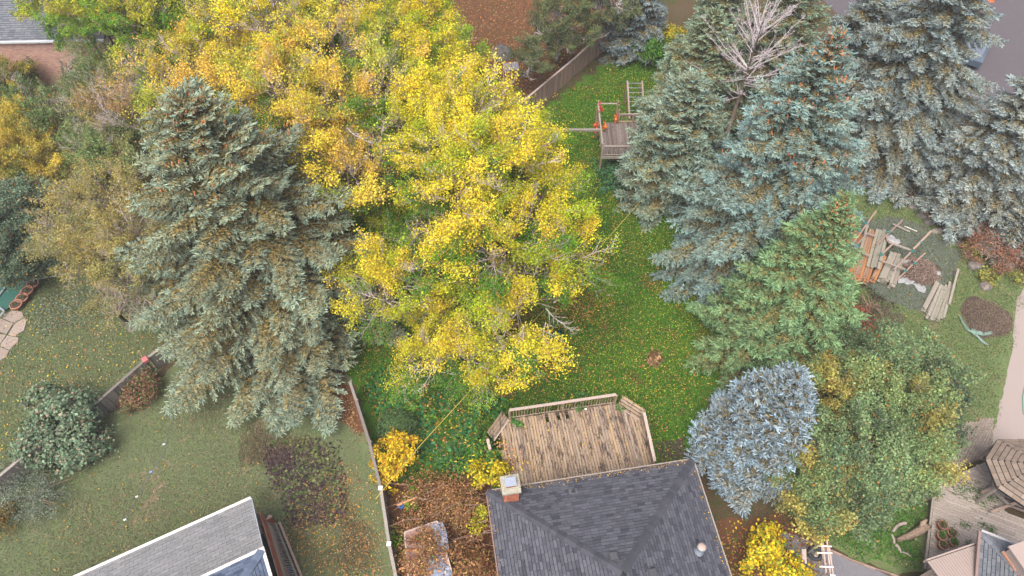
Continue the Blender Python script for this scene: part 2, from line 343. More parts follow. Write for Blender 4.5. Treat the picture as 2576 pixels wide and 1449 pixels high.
def litter(name, px, n, size, pal, patch=None, seed=0, label=None, z=.03, flat=.35, asp=.7):
    P = W2(px); rng = np.random.default_rng(seed + 99); X, Y = scatter(P, n, rng)
    if patch: k = vnoise(X, Y, patch[0], seed + 5) + rng.normal(0, .15, len(X)) > patch[1]; X = X[k]; Y = Y[k]
    n = len(X); Pp = np.stack([X, Y, z + rng.random(n) * .05], 1); Nn = np.stack([rng.normal(0, flat, n), rng.normal(0, flat, n), np.ones(n)], 1)
    Q = leaf_quads(Pp, Nn, size * rng.uniform(.6, 1.4, n), asp, .18, rng)
    o = mesh_obj(name, leaf_mesh(name, Q, pick_cols(n, pal, rng))); tag(o, kind='stuff')
    return o
YEL = (.60,.44,.03); GOLD = (.60,.36,.04); ORG = (.50,.22,.05); BRN = (.24,.12,.05); TANL = (.42,.28,.13); GRN = (.045,.15,.02); LGRN = (.12,.26,.02); DGRN = (.018,.075,.018); REDL = (.42,.07,.05)
grass('grass', LAWN_C, 210000, .09, .045, [(5, (0.062,0.200,0.015)), (4, (0.112,0.300,0.020)), (4, (0.022,0.088,0.013)), (2.2, (0.275,0.375,0.025))], seed=1)
grass('grass', LAWN_L, 130000, .04, .04, [(4, (0.110,0.168,0.070)), (3, (0.172,0.213,0.108)), (2, (0.264,0.229,0.160)), (3, (0.067,0.102,0.049))], seed=2)
grass('dry_grass', LAWN_L, 70000, .06, .05, [(4, (0.365,0.263,0.176)), (3, (0.230,0.176,0.108)), (2, (0.405,0.311,0.203))], (.36, .74), seed=22)
grass('dry_grass', [(600,1040),(760,1080),(860,1150),(930,1300),(1000,1449),(740,1449),(700,1330),(600,1200)], 60000, .065, .05, [(4, (0.364,0.266,0.182)), (3, (0.252,0.182,0.126)), (2, (0.140,0.168,0.070))], (.7, .42), seed=23)
litter('bare_soil', [(650,1110),(860,1100),(880,1290),(800,1340),(700,1320)], 9000, .11, [(4, (.05,.032,.036)), (3, (.085,.055,.055))], (.6, .46), seed=24, z=.01, asp=.9)
litter('bare_soil', [(660,1120),(740,1130),(750,1200),(680,1200)], 1500, .11, [(4, (.05,.032,.036)), (3, (.085,.055,.055))], (.9, .5), seed=25, z=.01, asp=.9)
grass('grass', LAWN_FL, 110000, .05, .04, [(4, (0.118,0.204,0.069)), (3, (0.187,0.236,0.113)), (2, (0.267,0.230,0.156)), (3, (0.067,0.110,0.048))], seed=3)
grass('grass', YARD_R, 120000, .06, .04, [(4, (0.116,0.195,0.061)), (3, (0.175,0.235,0.090)), (2, (0.265,0.253,0.144)), (2, (0.069,0.130,0.045))], seed=4)
litter('fallen_leaves', LAWN_C, 34000, .062, [(6, (.36,.40,.03)), (3, (.5,.42,.04)), (1.5, GOLD), (1.5, TANL), (1.5, ORG), (1,BRN)], (.45,.44), seed=1, z=.06)
litter('fallen_leaves', LAWN_C, 14000, .075, [(3, BRN), (3, ORG), (3, TANL), (1, REDL)], (.35, .50), seed=101, z=.06)
litter('ground_cover', LAWN_C, 42000, .085, [(4, (.03,.115,.012)), (4, (.12,.27,.02)), (3, (.02,.075,.01)), (2, (.22,.34,.03))], (.8, .44), seed=71, z=.05, asp=.7)
litter('fallen_leaves', [(1380,700),(1530,600),(1560,760),(1430,900),(1300,1000),(1180,1010),(1150,900)], 12000, .075, [(4, ORG), (3, TANL), (4, BRN), (3, YEL), (1, REDL)], (.7, .42), seed=72, z=.07)
litter('fallen_leaves', [(1300,800),(1420,820),(1420,960),(1290,1010),(1180,1000)], 2300, .09, [(3, ORG), (3, TANL), (2, BRN), (2, GOLD), (1, REDL)], seed=11, z=.07)
litter('fallen_leaves', [(900,960),(1060,900),(1250,1080),(1240,1220),(1020,1215),(950,1190)], 1500, .10, [(2, ORG), (2, TANL), (2, REDL), (1, (.45,.22,.2)), (2, GOLD)], seed=12, z=.08)
litter('fallen_leaves', LAWN_L, 1800, .07, [(3, TANL), (3, GOLD), (2, ORG)], (.18, .55), seed=2)
litter('fallen_leaves', [(700,1250),(880,1150),(950,1220),(1010,1449),(1010,1600),(740,1500)], 4200, .07, [(4, TANL), (2, ORG), (3, BRN), (1, GOLD)], seed=21)
litter('fallen_leaves', LAWN_FL, 3400, .09, [(3, TANL), (4, YEL), (2, ORG), (2, (.4,.3,.22))], seed=3)
litter('fallen_leaves', [(1140,-60),(1560,-60),(1590,60),(1500,130),(1350,240),(1200,300),(1100,200)], 14000, .10, [(4, BRN), (3, (.34,.13,.05)), (2, ORG), (1, TANL), (2, (.05,.09,.02))], seed=4)
litter('fallen_leaves', YARD_R, 900, .07, [(2, TANL), (1, ORG)], seed=5)
litter('fallen_leaves', [(1740,1320),(1990,1290),(2080,1340),(2090,1449),(1900,1600),(1820,1600)], 3000, .10, [(3, BRN), (2, ORG), (2, YEL), (3, GRN), (2, (.3,.12,.08))], seed=6)
litter('fallen_leaves', [(840,900),(905,1005),(935,1140),(880,1090),(820,1010),(760,990)], 2400, .08, [(4, BRN), (3, (.4,.2,.12)), (2, TANL)], seed=7)
litter('ground_cover', [(900,960),(1050,880),(1250,1000),(1540,980),(1250,1060),(1230,1200),(1020,1210),(950,1150)], 5200, .17, [(4, (.02,.10,.02)), (3, (.035,.15,.03)), (2, (.05,.19,.06)), (1, LGRN)], (.9, .42), seed=8, z=.1, asp=.85)
litter('ground_cover', [(1480,400),(1600,420),(1620,480),(1500,500)], 900, .17, [(2, (.03,.10,.04)), (3, (.05,.16,.06)), (1, (.10,.20,.12))], seed=9, z=.15)
litter('ground_cover', [(1380,60),(1560,60),(1720,150),(1500,200),(1330,300)], 1300, .14, [(3, (.03,.09,.02)), (1, YEL), (2, (.09,.13,.03))], seed=10, z=.1)
litter('ground_cover', [(40,800),(100,730),(330,700),(370,800),(260,830),(100,850)], 7000, .10, [(3, (.16,.21,.13)), (3, (.22,.27,.20)), (2, (.10,.15,.07)), (1, TANL)], (.7, .35), seed=13, z=.12, asp=.4)
litter('ground_cover', [(660,1090),(850,1110),(880,1290),(800,1330),(700,1310)], 1200, .13, [(3, (.10,.15,.045)), (2, (.15,.17,.06))], (.8, .45), seed=14, z=.04, asp=.8)
litter('ground_cover', [(2060,700),(2160,720),(2180,850),(2080,800)], 1500, .10, [(3, (.06,.18,.02)), (2, (.10,.24,.03))], seed=15, z=.05)
litter('ground_cover', [(2050,1290),(2230,1200),(2330,1250),(2330,1449),(2200,1430),(2080,1380)], 4500, .09, [(3, (.04,.15,.015)), (3, (.08,.21,.02)), (1, (.14,.24,.05))], seed=16, z=.06)

# ------------------------------------------------------------------ spruces: shared bough meshes
def spindles(B, Dr, Ln, Rd, rng):
    n = len(B); Dn = unit(Dr); X = unit(np.cross(Dn, rng.normal(size=(n, 3)))); Y = np.cross(Dn, X)
    V = np.zeros((n, 7, 3))
    for k in range(3):
        a = 2 * math.pi * k / 3; o = X * math.cos(a) + Y * math.sin(a)
        V[:, k] = B + o * (Rd * .75)[:, None] + Dn * (Ln * .02)[:, None]
        V[:, 3 + k] = B + o * Rd[:, None] + Dn * (Ln * .68)[:, None]
    V[:, 6] = B + Dn * Ln[:, None]; return V
def bough_mesh(L, style, seed):
    rng = np.random.default_rng(seed); wid, droop, hang, fl, fr = style['wid'], style['droop'], style['hang'], style['fl'], style['fr']
    B = []; Dr = []; Ln = []; Rd = []; T = []; wood = MB(); wood.mi = 1
    def axis(s): return np.array([L * s, .05 * L * math.sin(3 * s + seed), -droop * L * s ** 1.5 + style['up'] * L * s ** 3])
    wood.tube([axis(s) for s in (0, .3, .6, .9)], [.035 * L / 3 + .012, .022, .014, .006], 3)
    n = int(L / style['sp']); side = 1
    for i in range(n):
        s = .10 + .90 * (i + rng.random() * .6) / n
        if s > 1: s = 1
        p0 = axis(s); side = -side; ln = wid * L * (1 - s) ** .75 * min(1, s * 3.2) * rng.uniform(.7, 1.15) + .14
        if rng.random() < .07: continue
        ang = R(rng.uniform(42, 66)); d = np.array([math.cos(ang), side * math.sin(ang), rng.normal(0, .12)])
        m_ = max(2, int(ln / .062))
        if ln > .5: wood.tube([p0, p0 + d * ln * .8 + np.array([0, 0, -hang * ln * .5])], [.010, .004], 3, cap=False)
        for j in range(m_):
            q = (j + .5) / m_; p = p0 + d * ln * q + np.array([0, 0, -hang * ln * q ** 1.6])
            for sd_ in (-1, 1):
                a2 = ang * side + sd_ * R(rng.uniform(30, 60))
                dd = np.array([math.cos(a2), math.sin(a2), rng.normal(style['fup'], .25) - hang * .6 * q])
                B.append(p); Dr.append(dd); Ln.append(fl * rng.uniform(.65, 1.3)); Rd.append(fr * rng.uniform(.8, 1.2))
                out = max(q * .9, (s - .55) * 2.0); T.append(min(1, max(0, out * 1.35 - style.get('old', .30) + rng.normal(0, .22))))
        B.append(p0 + d * ln + np.array([0, 0, -hang * ln])); Dr.append(d); Ln.append(fl * 1.25); Rd.append(fr); T.append(1)
    for i in range(int(L / .09)):
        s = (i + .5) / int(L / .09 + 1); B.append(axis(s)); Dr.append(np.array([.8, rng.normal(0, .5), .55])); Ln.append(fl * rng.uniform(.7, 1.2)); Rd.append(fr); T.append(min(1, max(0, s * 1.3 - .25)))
    B.append(axis(1)); Dr.append(np.array([1, 0, .1])); Ln.append(fl * 1.6); Rd.append(fr * 1.1); T.append(1)
    B = np.array(B); V = spindles(B, np.array(Dr), np.array(Ln), np.array(Rd), rng); T = np.array(T)
    verts = V.reshape(-1, 3); faces = []; tips = []; rn = []
    rv = rng.random(len(B))
    for i in range(len(B)):
        o = 7 * i
        for k in range(3):
            q = (k + 1) % 3; faces.append((o + k, o + q, o + 3 + q, o + 3 + k)); faces.append((o + 3 + k, o + 3 + q, o + 6))
            tips += [T[i], min(1, T[i] + .12)]; rn += [rv[i], rv[i]]
    nf = len(faces); ov = len(verts); me = D.meshes.new('bough')
    me.from_pydata([tuple(x) for x in verts] + [tuple(x) for x in wood.v], [], faces + [tuple(ov + q for q in f) for f in wood.f])
    tips += [0] * len(wood.f); rn += wood.r
    a = me.attributes.new('tip', 'FLOAT', 'FACE'); a.data.foreach_set('value', np.array(tips, np.float32)); a = me.attributes.new('rnd', 'FLOAT', 'FACE'); a.data.foreach_set('value', np.array(rn, np.float32))
    me.materials.append(NEEDLE); me.materials.append(TWIGB); me.polygons.foreach_set('material_index', [0] * nf + [1] * len(wood.f)); me.update(); return me
STY = {
 'norway': dict(old=.40, wid=.31, droop=.16, hang=.30, fl=.17, fr=.028, sp=.105, up=.12, fup=.10),
 'drape':  dict(old=.12, wid=.25, droop=.24, hang=.55, fl=.17, fr=.031, sp=.10, up=.10, fup=-.05),
 'blue':   dict(wid=.31, droop=.10, hang=.12, fl=.20, fr=.036, sp=.11, up=.12, fup=.30),
 'silver': dict(wid=.42, droop=.02, hang=.02, fl=.16, fr=.030, sp=.115, up=.10, fup=.45)}
LEN = [.6, 1.0, 1.5, 2.1, 2.8, 3.6, 4.6, 5.8, 7.2]
_B = {}
def bough(style, L):
    i = min(range(len(LEN)), key=lambda k: abs(LEN[k] - L)); v = random.randrange(2); k = (style, i, v)
    if k not in _B: _B[k] = bough_mesh(LEN[i], STY[style], 100 * i + v + 7 * len(style))
    return _B[k], L / LEN[i]
def spruce(label, base, h, rad, color, style='norway', z0=.9, n=230, cones=0, conecol=None, up=30, down=-12, power=.8, conef=.55, group=None, cat='spruce tree', lean=(0, 0)):
    base = Vector((base[0], base[1], 0)); t = thing('spruce_tree', label, cat, base, group)
    tr = MB(); P = [base + Vector((lean[0] * q, lean[1] * q, h * q)) for q in (0, .3, .6, .97)]
    tr.tube(P, [.022 * h, .016 * h, .009 * h, .012], 8); tr.build('trunk', BARK, t, True)
    cr = MB(); spots = []; boughs = []
    # rows of whorls, more boughs where the crown is wide
    zs = []; z = z0
    while z < h - .12: zs.append(z); z += max(.22, .034 * h) * (1 - .35 * (z / h))
    wsum = sum(max(.25, (1 - (z - z0) / (h - z0))) ** .6 for z in zs)
    crown = None; ga = rr(0, 6)
    for z in zs:
        f = (z - z0) / (h - z0); k = max(4, round(n * max(.25, 1 - f) ** .6 / wsum))
        for i in range(k):
            ga += 2 * math.pi / k + rr(-.25, .25); Lb = max(.4, rad * (1 - f) ** power * rr(.62, 1.12)); pit = R(lerp(down, up, f ** 1.2) + rr(-7, 7))
            p = base + Vector((lean[0] * z / h, lean[1] * z / h, z + rr(-.12, .12)))
            boughs.append((p, ga, pit, Lb, f))
        ga += 1.1
    for (p, a, pit, Lb, f) in boughs[::3]:
        d = Vector((math.cos(a + .3) * math.cos(pit), math.sin(a + .3) * math.cos(pit), math.sin(pit))); cr.tube([p, p + d * Lb * .6], [.02, .006], 3)
    crown = cr.build('crown', TWIGB, t)
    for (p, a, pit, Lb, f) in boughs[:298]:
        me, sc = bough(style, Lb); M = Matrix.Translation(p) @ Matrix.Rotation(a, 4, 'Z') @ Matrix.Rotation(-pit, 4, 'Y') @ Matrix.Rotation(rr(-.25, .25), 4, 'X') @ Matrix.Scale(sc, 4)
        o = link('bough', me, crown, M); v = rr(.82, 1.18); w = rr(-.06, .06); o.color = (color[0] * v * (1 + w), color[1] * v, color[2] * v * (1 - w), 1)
        if cones and f > conef:
            for _ in range(4):
                if random.random() < .35 + (f - conef): 
                    q = M @ Vector((Lb / sc * rr(.6, .98), rr(-.15, .15) * Lb, -.05)); spots.append(q)
    # leader
    ld = MB(); top = P[-1]
    if spots:
        c = MB(); random.shuffle(spots)
        for q in spots[:cones]:
            for _ in range(random.choice((1, 2, 3))):
                e = q + Vector((rr(-.14, .14), rr(-.14, .14), rr(-.05, .08))); b = e + Vector((rr(-.04, .04), rr(-.04, .04), -.15)); c.tube([e, lerp(e, b, .4), b], [.018, .034, .008], 5)
        o = c.build('cones', mat_cone, t); o['kind'] = 'stuff'
    for k in range(9):
        me, sc = bough(style, .55); M = Matrix.Translation(top - Vector((0, 0, .1 * (k % 4)))) @ Matrix.Rotation(k * 2.4, 4, 'Z') @ Matrix.Rotation(-R(78 - 10 * (k % 4)), 4, 'Y') @ Matrix.Scale(sc * .8, 4)
        if k and len(boughs) + k > 297: break
        o = link('bough', me, crown, M); o.color = (color[0], color[1], color[2], 1)
    return t
mat_cone = mat_plain('spruce_cone', (.50, .20, .08), .7, 0, .3, 60)
def bse(apex, base_guess_v, h):
    """ground point under a tree top seen at apex (u,v) when the top is h metres up"""
    p = at(apex[0], apex[1], h); return (p.x, p.y)

BG = (.115,.20,.175); GB = (.11,.215,.15)
spruce('huge sage green spruce left of the yellow maple, rusty cones round its top', (bse((450,235), 0, 14.6)[0] + 1.1, bse((450,235), 0, 14.6)[1] - 1.0), 14.6, 8.3, (.205,.275,.20), 'norway', z0=.8, n=295, cones=120, power=.68, conef=.66, down=-14, up=30, lean=(-1.1, 1.0))
spruce('tall blue-green spruce with many orange cones, right of the bare dead tree', bse((2112,78), 0, 15.6), 15.6, 6.5, (.165,.255,.235), 'drape', z0=.8, n=288, cones=150, power=.80, conef=.5, down=-18)
spruce('mid-height deep green spruce in front of the lumber stacks, orange cones at its tip', bse((2128,500), 0, 11.8), 11.8, 4.9, (.14,.25,.115), 'drape', z0=.6, n=280, cones=70, power=.85, conef=.76, down=-14)
spruce('young silver-blue spruce beside the dark hip roof', bse((2010,945), 0, 8.0), 8.0, 2.9, (.235,.325,.38), 'silver', z0=.4, n=250, power=.62, down=0, up=45)
spruce('bluish green spruce overhanging the wooden play platform', bse((1745,198), 0, 8.6), 8.6, 3.7, (.18,.26,.205), 'blue', z0=.6, n=230, power=.55, down=-8)
spruce('green spruce behind the bare dead tree', bse((1800,30), 0, 9.0), 9.0, 3.7, (.18,.27,.185), 'norway', z0=1.0, n=240, power=.6)
spruce('green spruce at the top edge right of the dead tree', bse((2020,-70), 0, 10.5), 10.5, 4.7, (.15,.23,.165), 'norway', z0=1.0, n=220, power=.6)
spruce('dusky blue spruce at the top edge above the fern-leaved shrub', bse((1625,-130), 0, 8.0), 8.0, 2.7, (.18,.24,.25), 'blue', z0=.8, n=170, power=.6)
spruce('grey-blue spruce with draped boughs between the coned spruce and the street', bse((2500,-190), 0, 15.0), 15.0, 6.1, (.20,.26,.255), 'drape', z0=1.0, n=290, power=.75, down=-18)
spruce('grey-blue spruce at the right edge above the grey slab', bse((2710,120), 0, 11.5), 11.5, 4.2, (.22,.27,.26), 'drape', z0=1.0, n=270, power=.7, down=-16)
spruce('green spruce at the top edge between the dead tree and the fern-leaved shrub', bse((1850,-120), 0, 9.5), 9.5, 3.2, (.16,.24,.17), 'norway', z0=.8, n=180, power=.6)
spruce('dusky blue spruce at the top edge just left of the kerb', bse((2250,-70), 0, 10.0), 10.0, 3.9, (.19,.25,.245), 'drape', z0=.8, n=220, power=.6)
spruce('small blue-grey spruce at the right edge next to the rusty round bush', bse((2612,515), 0, 4.2), 4.2, 1.4, (.22,.27,.26), 'blue', z0=.5, n=110, power=.6)

# ------------------------------------------------------------------ broadleaf trees: shared leafy sprays
def spray_mesh(kind, seed):
    rng = np.random.default_rng(seed); rnd = random.Random(seed); w = MB(); w.mi = 1; L = 1.35; pts = []
    nl, spread, lsz = {'full': (760, .20, .064), 'sparse': (210, .16, .066), 'dense': (820, .24, .105), 'bare': (24, .1, .07), 'fern': (420, .16, .13)}[kind]
    main = [Vector((L * s, .1 * math.sin(4 * s + seed), .12 * s * s)) for s in (0, .35, .7, 1)]
    w.tube(main, [.017, .012, .008, .004], 3)
    tips = [main[-1], main[2]]
    for i in range(9 if kind != 'bare' else 12):
        s = .15 + .8 * i / 9 if kind != 'bare' else .12 + .07 * i; p = Vector((L * s, .1 * math.sin(4 * s + seed), .12 * s * s)); a = rnd.choice((-1, 1)) * rnd.uniform(.5, 1.1); ln = rnd.uniform(.3, .65) * (1.15 - .5 * s)
        d = Vector((math.cos(a), math.sin(a), rnd.uniform(-.1, .75))).normalized(); e = p + d * ln + Vector((0, 0, rnd.uniform(0, .12)))
        w.tube([p, p + d * ln * .5, e], [.009, .006, .003], 3, cap=False); tips += [e, p + d * ln * .55, e - d * .1]
        for _ in range(2):
            q = p + d * ln * rnd.uniform(.4, .9); e2 = q + Vector((rnd.uniform(0, .25), rnd.uniform(-.2, .2), rnd.uniform(.02, .25))); w.tube([q, e2], [.006, .002], 3, cap=False); tips.append(e2)
    T = np.array([tuple(t) for t in tips]); P = T[rng.integers(0, len(T), nl)] + rng.normal(0, spread * .55, (nl, 3)) * np.array([1, 1, .6])
    Nn = np.array([0, 0, 1.0]) + rng.normal(0, .75, (nl, 3))
    Q = leaf_quads(P, Nn, lsz * rng.uniform(.6, 1.25, nl), .75 if kind != 'fern' else .35, .22, rng)
    me = D.meshes.new('leafy_branch'); ov = nl * 4
    me.from_pydata([tuple(x) for x in Q.reshape(-1, 3)] + w.v, [], [(4*i, 4*i+1, 4*i+2, 4*i+3) for i in range(nl)] + [tuple(ov + q for q in f) for f in w.f])
    a = me.attributes.new('rnd', 'FLOAT', 'FACE'); a.data.foreach_set('value', np.concatenate([rng.random(nl), np.array(w.r)]).astype(np.float32))
    me.materials.append(LEAF); me.materials.append(TWIG); me.polygons.foreach_set('material_index', [0] * nl + [1] * len(w.f)); me.update(); return me
SPR = {k: [spray_mesh(k, 31 * i + len(k)) for i in range(n)] for k, n in (('full', 5), ('sparse', 4), ('bare', 3), ('fern', 3), ('dense', 4))}
def broadleaf(name, label, cat, base, lobes, n, pal, kinds, trunk_r=.2, wood=None, under=None, size=1.0, group=None):
    """lobes: (centre, radius, weight, palette or None). Limbs run from the trunk to every lobe, sprays sit on the lobes' shells."""
    base = Vector((base[0], base[1], 0)); t = thing(name, label, cat, base, group); wood = wood or BARK
    cz = sum(l[0].z for l in lobes) / len(lobes); tr = MB(); fork = base + Vector((0, 0, min(2.2, cz * .3)))
    tr.tube([base - Vector((0, 0, .1)), base + (fork - base) * .5 + Vector((.05, 0, 0)), fork], [trunk_r * 1.3, trunk_r, trunk_r * .85], 9); tr.build('trunk', wood, t, True)
    cr = MB(); place = []
    tot = sum(l[2] * l[1] ** 2 for l in lobes)
    for (c, r, wt, p2, kn) in lobes:
        mid = lerp(fork, c, .5) + Vector((rr(-.4, .4), rr(-.4, .4), rr(.1, .6))); tr_ = trunk_r * .55; cr.tube([fork, mid, c, c + Vector((rr(-.3,.3), rr(-.3,.3), r * .5))], [tr_, tr_ * .6, tr_ * .35, .03], 6)
        k = max(3, round(n * wt * r * r / tot))
        hubs = []
        for _ in range(7):
            d = Vector((rr(-1, 1), rr(-1, 1), rr(-.3, 1))).normalized(); e = c + d * r * .62; cr.tube([lerp(mid, c, .6), lerp(c, e, .5) + Vector((0, 0, .1)), e], [.05, .035, .018], 4); hubs.append(e)
        for _ in range(k):
            d = Vector((random.gauss(0, 1), random.gauss(0, 1), random.gauss(.25, .9))).normalized(); q = rr(.45, 1.0) ** .6
            p = c + Vector((d.x * r, d.y * r, d.z * r * .85)) * q * .82; hb = min(hubs, key=lambda e: (e - p).length)
            if random.random() < .6: cr.tube([hb, p], [.016, .008], 3, cap=False)
            out = (p - hb).normalized() * .6 + d * .8 + Vector((0, 0, .35)); place.append((p, out.normalized(), q, d, p2 or pal, kn or kinds))
    crown = cr.build('crown', wood, t)
    random.shuffle(place)
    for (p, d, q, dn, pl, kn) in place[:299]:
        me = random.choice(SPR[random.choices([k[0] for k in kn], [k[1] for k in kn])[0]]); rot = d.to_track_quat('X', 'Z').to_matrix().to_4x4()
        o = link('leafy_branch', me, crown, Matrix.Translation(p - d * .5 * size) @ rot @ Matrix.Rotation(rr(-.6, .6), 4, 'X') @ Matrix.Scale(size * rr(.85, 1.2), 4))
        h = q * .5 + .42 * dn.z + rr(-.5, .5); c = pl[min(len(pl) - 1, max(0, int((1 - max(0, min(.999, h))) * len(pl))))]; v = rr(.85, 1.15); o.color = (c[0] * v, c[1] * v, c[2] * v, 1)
    return t
def lb(u, v, z, r, w=1, pal=None, kn=None): return (at(u, v, z), r, w, pal, kn)
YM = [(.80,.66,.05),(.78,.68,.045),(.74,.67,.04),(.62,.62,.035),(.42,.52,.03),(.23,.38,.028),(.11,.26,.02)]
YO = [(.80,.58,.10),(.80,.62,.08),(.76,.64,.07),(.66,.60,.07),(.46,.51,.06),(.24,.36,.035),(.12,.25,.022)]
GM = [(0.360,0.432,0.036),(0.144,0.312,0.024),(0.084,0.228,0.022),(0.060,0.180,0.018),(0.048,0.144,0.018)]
FULL = [('full', 9), ('sparse', 3), ('bare', 1.2)]; MIXED = [('full', 6), ('sparse', 4), ('bare', 2)]; THIN = [('full', 1), ('sparse', 4), ('bare', 4)]
b = at(1215, 830)
broadleaf('maple_tree', 'great yellow maple in the middle of the yard, reaching over the green lawn', 'maple tree', (b.x, b.y), [
  lb(1150,900,4.6,2.0), lb(1200,930,4.2,1.5), lb(1060,900,4.0,1.5), lb(1100,840,4.2,1.6), lb(980,740,6.2,2.0), lb(1080,690,6.4,2.0,.9), lb(1330,760,7.0,2.4), lb(1250,830,5.5,1.8), lb(1400,650,7.6,2.1), lb(1280,600,9.2,2.5), lb(1150,520,10.2,2.3), lb(1260,420,11,2.5), lb(1350,520,9,2.1), lb(930,700,5.5,1.5), lb(1070,560,7.5,1.8,1,YM[1:])],
  299, YM, FULL, .30, size=1.3)
b = at(1150, 640)
broadleaf('maple_tree', 'dense yellow maple behind the central one, its crown reaching the slatted fence', 'maple tree', (b.x, b.y), [
  lb(1290,345,9.5,2.1), lb(1165,300,10.5,2.4), lb(1130,400,10.5,2.3), lb(1010,600,4.5,2.2,1.1,GM), lb(1130,610,4.5,1.9,1,GM), lb(1345,430,8.5,1.9), lb(930,560,5.0,1.8,.9,YM[3:]), lb(860,560,4.2,1.6,1,GM), lb(1060,300,10,2.4)],
  299, YM, FULL, .28, size=1.32)
b = at(1010, 480)
broadleaf('maple_tree', 'orange-tinged maple between the sage spruce and the central yellow maple', 'maple tree', (b.x, b.y), [
  lb(900,440,8.0,2.4,1.1,YO,MIXED), lb(840,300,9.5,2.6,1,YO,MIXED), lb(960,230,10,2.4,1), lb(720,230,10.0,2.4,1), lb(840,140,10.5,2.6,1), lb(620,260,8.5,2.2,1,YO,MIXED), lb(800,480,6,1.8,1,YM[2:]), lb(920,370,8,1.9,1,YO)],
  290, YO, MIXED, .26, size=1.35)
b = at(1000, 330)
broadleaf('maple_tree', 'bright yellow maple at the top edge right of the narrow gap in the foliage', 'maple tree', (b.x, b.y), [
  lb(1050,60,10.5,2.6), lb(1100,170,9.6,2.4), lb(1150,190,8.6,1.6), lb(1020,-50,10.5,2.4), lb(1000,170,9,2.0,1,GM)], 230, YM, FULL, .24, size=1.25)
b = at(760, 330)
broadleaf('maple_tree', 'yellow maple at the top edge left of the narrow gap in the foliage', 'maple tree', (b.x, b.y), [
  lb(830,20,11,2.6), lb(700,60,11,2.8), lb(560,60,10,2.6), lb(600,160,9,2.3,1,YO,MIXED), lb(500,170,8.5,2.1,1,YO,MIXED), lb(700,-80,11,2.6), lb(480,-30,9,2.2,1,GM)], 280, YM, MIXED, .26, size=1.25)
b = at(430, 430)
broadleaf('maple_tree', 'half-bare orange-yellow tree behind the top of the sage spruce', 'maple tree', (b.x, b.y), [
  lb(400,210,7.5,2.2,1,YO,THIN), lb(320,290,6.5,2.1,1,[(.5,.33,.12),(.42,.34,.1),(.25,.28,.08)],THIN), lb(480,280,7.5,2.0), lb(260,250,6,1.9,1,[(.2,.25,.08),(.12,.2,.06)],THIN)], 200, YO, [('full', 2), ('sparse', 4), ('bare', 2)], .2, wood=BARK, size=1.25)
b = at(330, 830)
broadleaf('twiggy_tree', 'sparse twiggy tree with small olive-yellow leaves left of the sage spruce', 'tree', (b.x, b.y), [
  lb(190,560,5,1.6), lb(280,500,6,1.7), lb(260,640,5,1.8), lb(180,630,4.2,1.4), lb(340,600,6,1.8), lb(320,720,4.5,1.5)], 230, [(.46,.40,.12),(.38,.36,.12),(.30,.31,.12)], [('sparse', 6), ('full', 2), ('bare', 1)], .14, wood=BARK, size=1.15)
b = at(330, 250)
broadleaf('locust_tree', 'lime green locust tree hanging over the dark roof at top left', 'locust tree', (b.x, b.y), [
  lb(140,20,7.5,1.8), lb(250,50,8.5,2.4), lb(380,60,9,2.6), lb(330,-30,9,2.6), lb(440,130,8,1.9,1,GM)], 210, [(.52,.52,.05),(.42,.50,.05),(.24,.42,.04),(.14,.30,.03)], [('fern', 6), ('sparse', 1)], .22, size=1.25)
b = at(200, 420)
broadleaf('locust_tree', 'dull green feathery tree in front of the pink brick wall', 'locust tree', (b.x, b.y), [
  lb(170,170,4.8,1.2,.7), lb(180,290,4.5,2.0), lb(270,210,5,1.6), lb(260,370,4.5,2.0), lb(330,400,5,1.8), lb(90,250,3.5,1.2)], 150, [(.30,.36,.14),(.22,.32,.11),(.15,.24,.08),(.12,.20,.07)], [('fern', 6), ('sparse', 2), ('bare', 1)], .18, size=1.2)
b = at(60, 480)
broadleaf('golden_tree', 'round golden-leaved tree at the left edge', 'tree', (b.x, b.y), [
  lb(60,380,4.0,1.9), lb(20,440,3.4,1.8), lb(120,430,3.2,1.5), lb(-50,370,4,2), lb(40,330,4,1.6)], 170, [(.62,.50,.08),(.58,.48,.07),(.46,.42,.08),(.26,.30,.07)], [('full', 5), ('fern', 2)], .16, size=1.05)
b = at(20, 260)
broadleaf('golden_tree', 'small yellow-green tree against the pink brick wall at the left edge', 'tree', (b.x, b.y), [
  lb(20,210,2.8,1.5), lb(60,260,2.2,1.3), lb(-60,230,3,1.6)], 70, [(.42,.36,.05),(.2,.26,.04),(.10,.16,.03)], [('full', 5), ('fern', 2)], .12)
b = at(20, 680)
broadleaf('apple_tree', 'rounded dusty green tree above the terracotta pots', 'tree', (b.x, b.y), [
  lb(50,560,3.2,1.8), lb(20,640,2.6,1.6), lb(90,620,2.4,1.3), lb(-50,590,3.0,2.0)], 190, [(.20,.29,.19),(.18,.26,.17),(.15,.22,.14),(.12,.18,.11)], [('dense', 8)], .16)
b = at(2200, 1200)
T9P = [(.26,.37,.17),(.23,.34,.16),(.20,.30,.15),(.17,.26,.13),(.13,.21,.10)]; T9O = [(.28,.38,.15),(.44,.40,.11),(.24,.34,.14),(.21,.31,.13),(.34,.34,.11),(.18,.27,.12),(.15,.23,.10)]
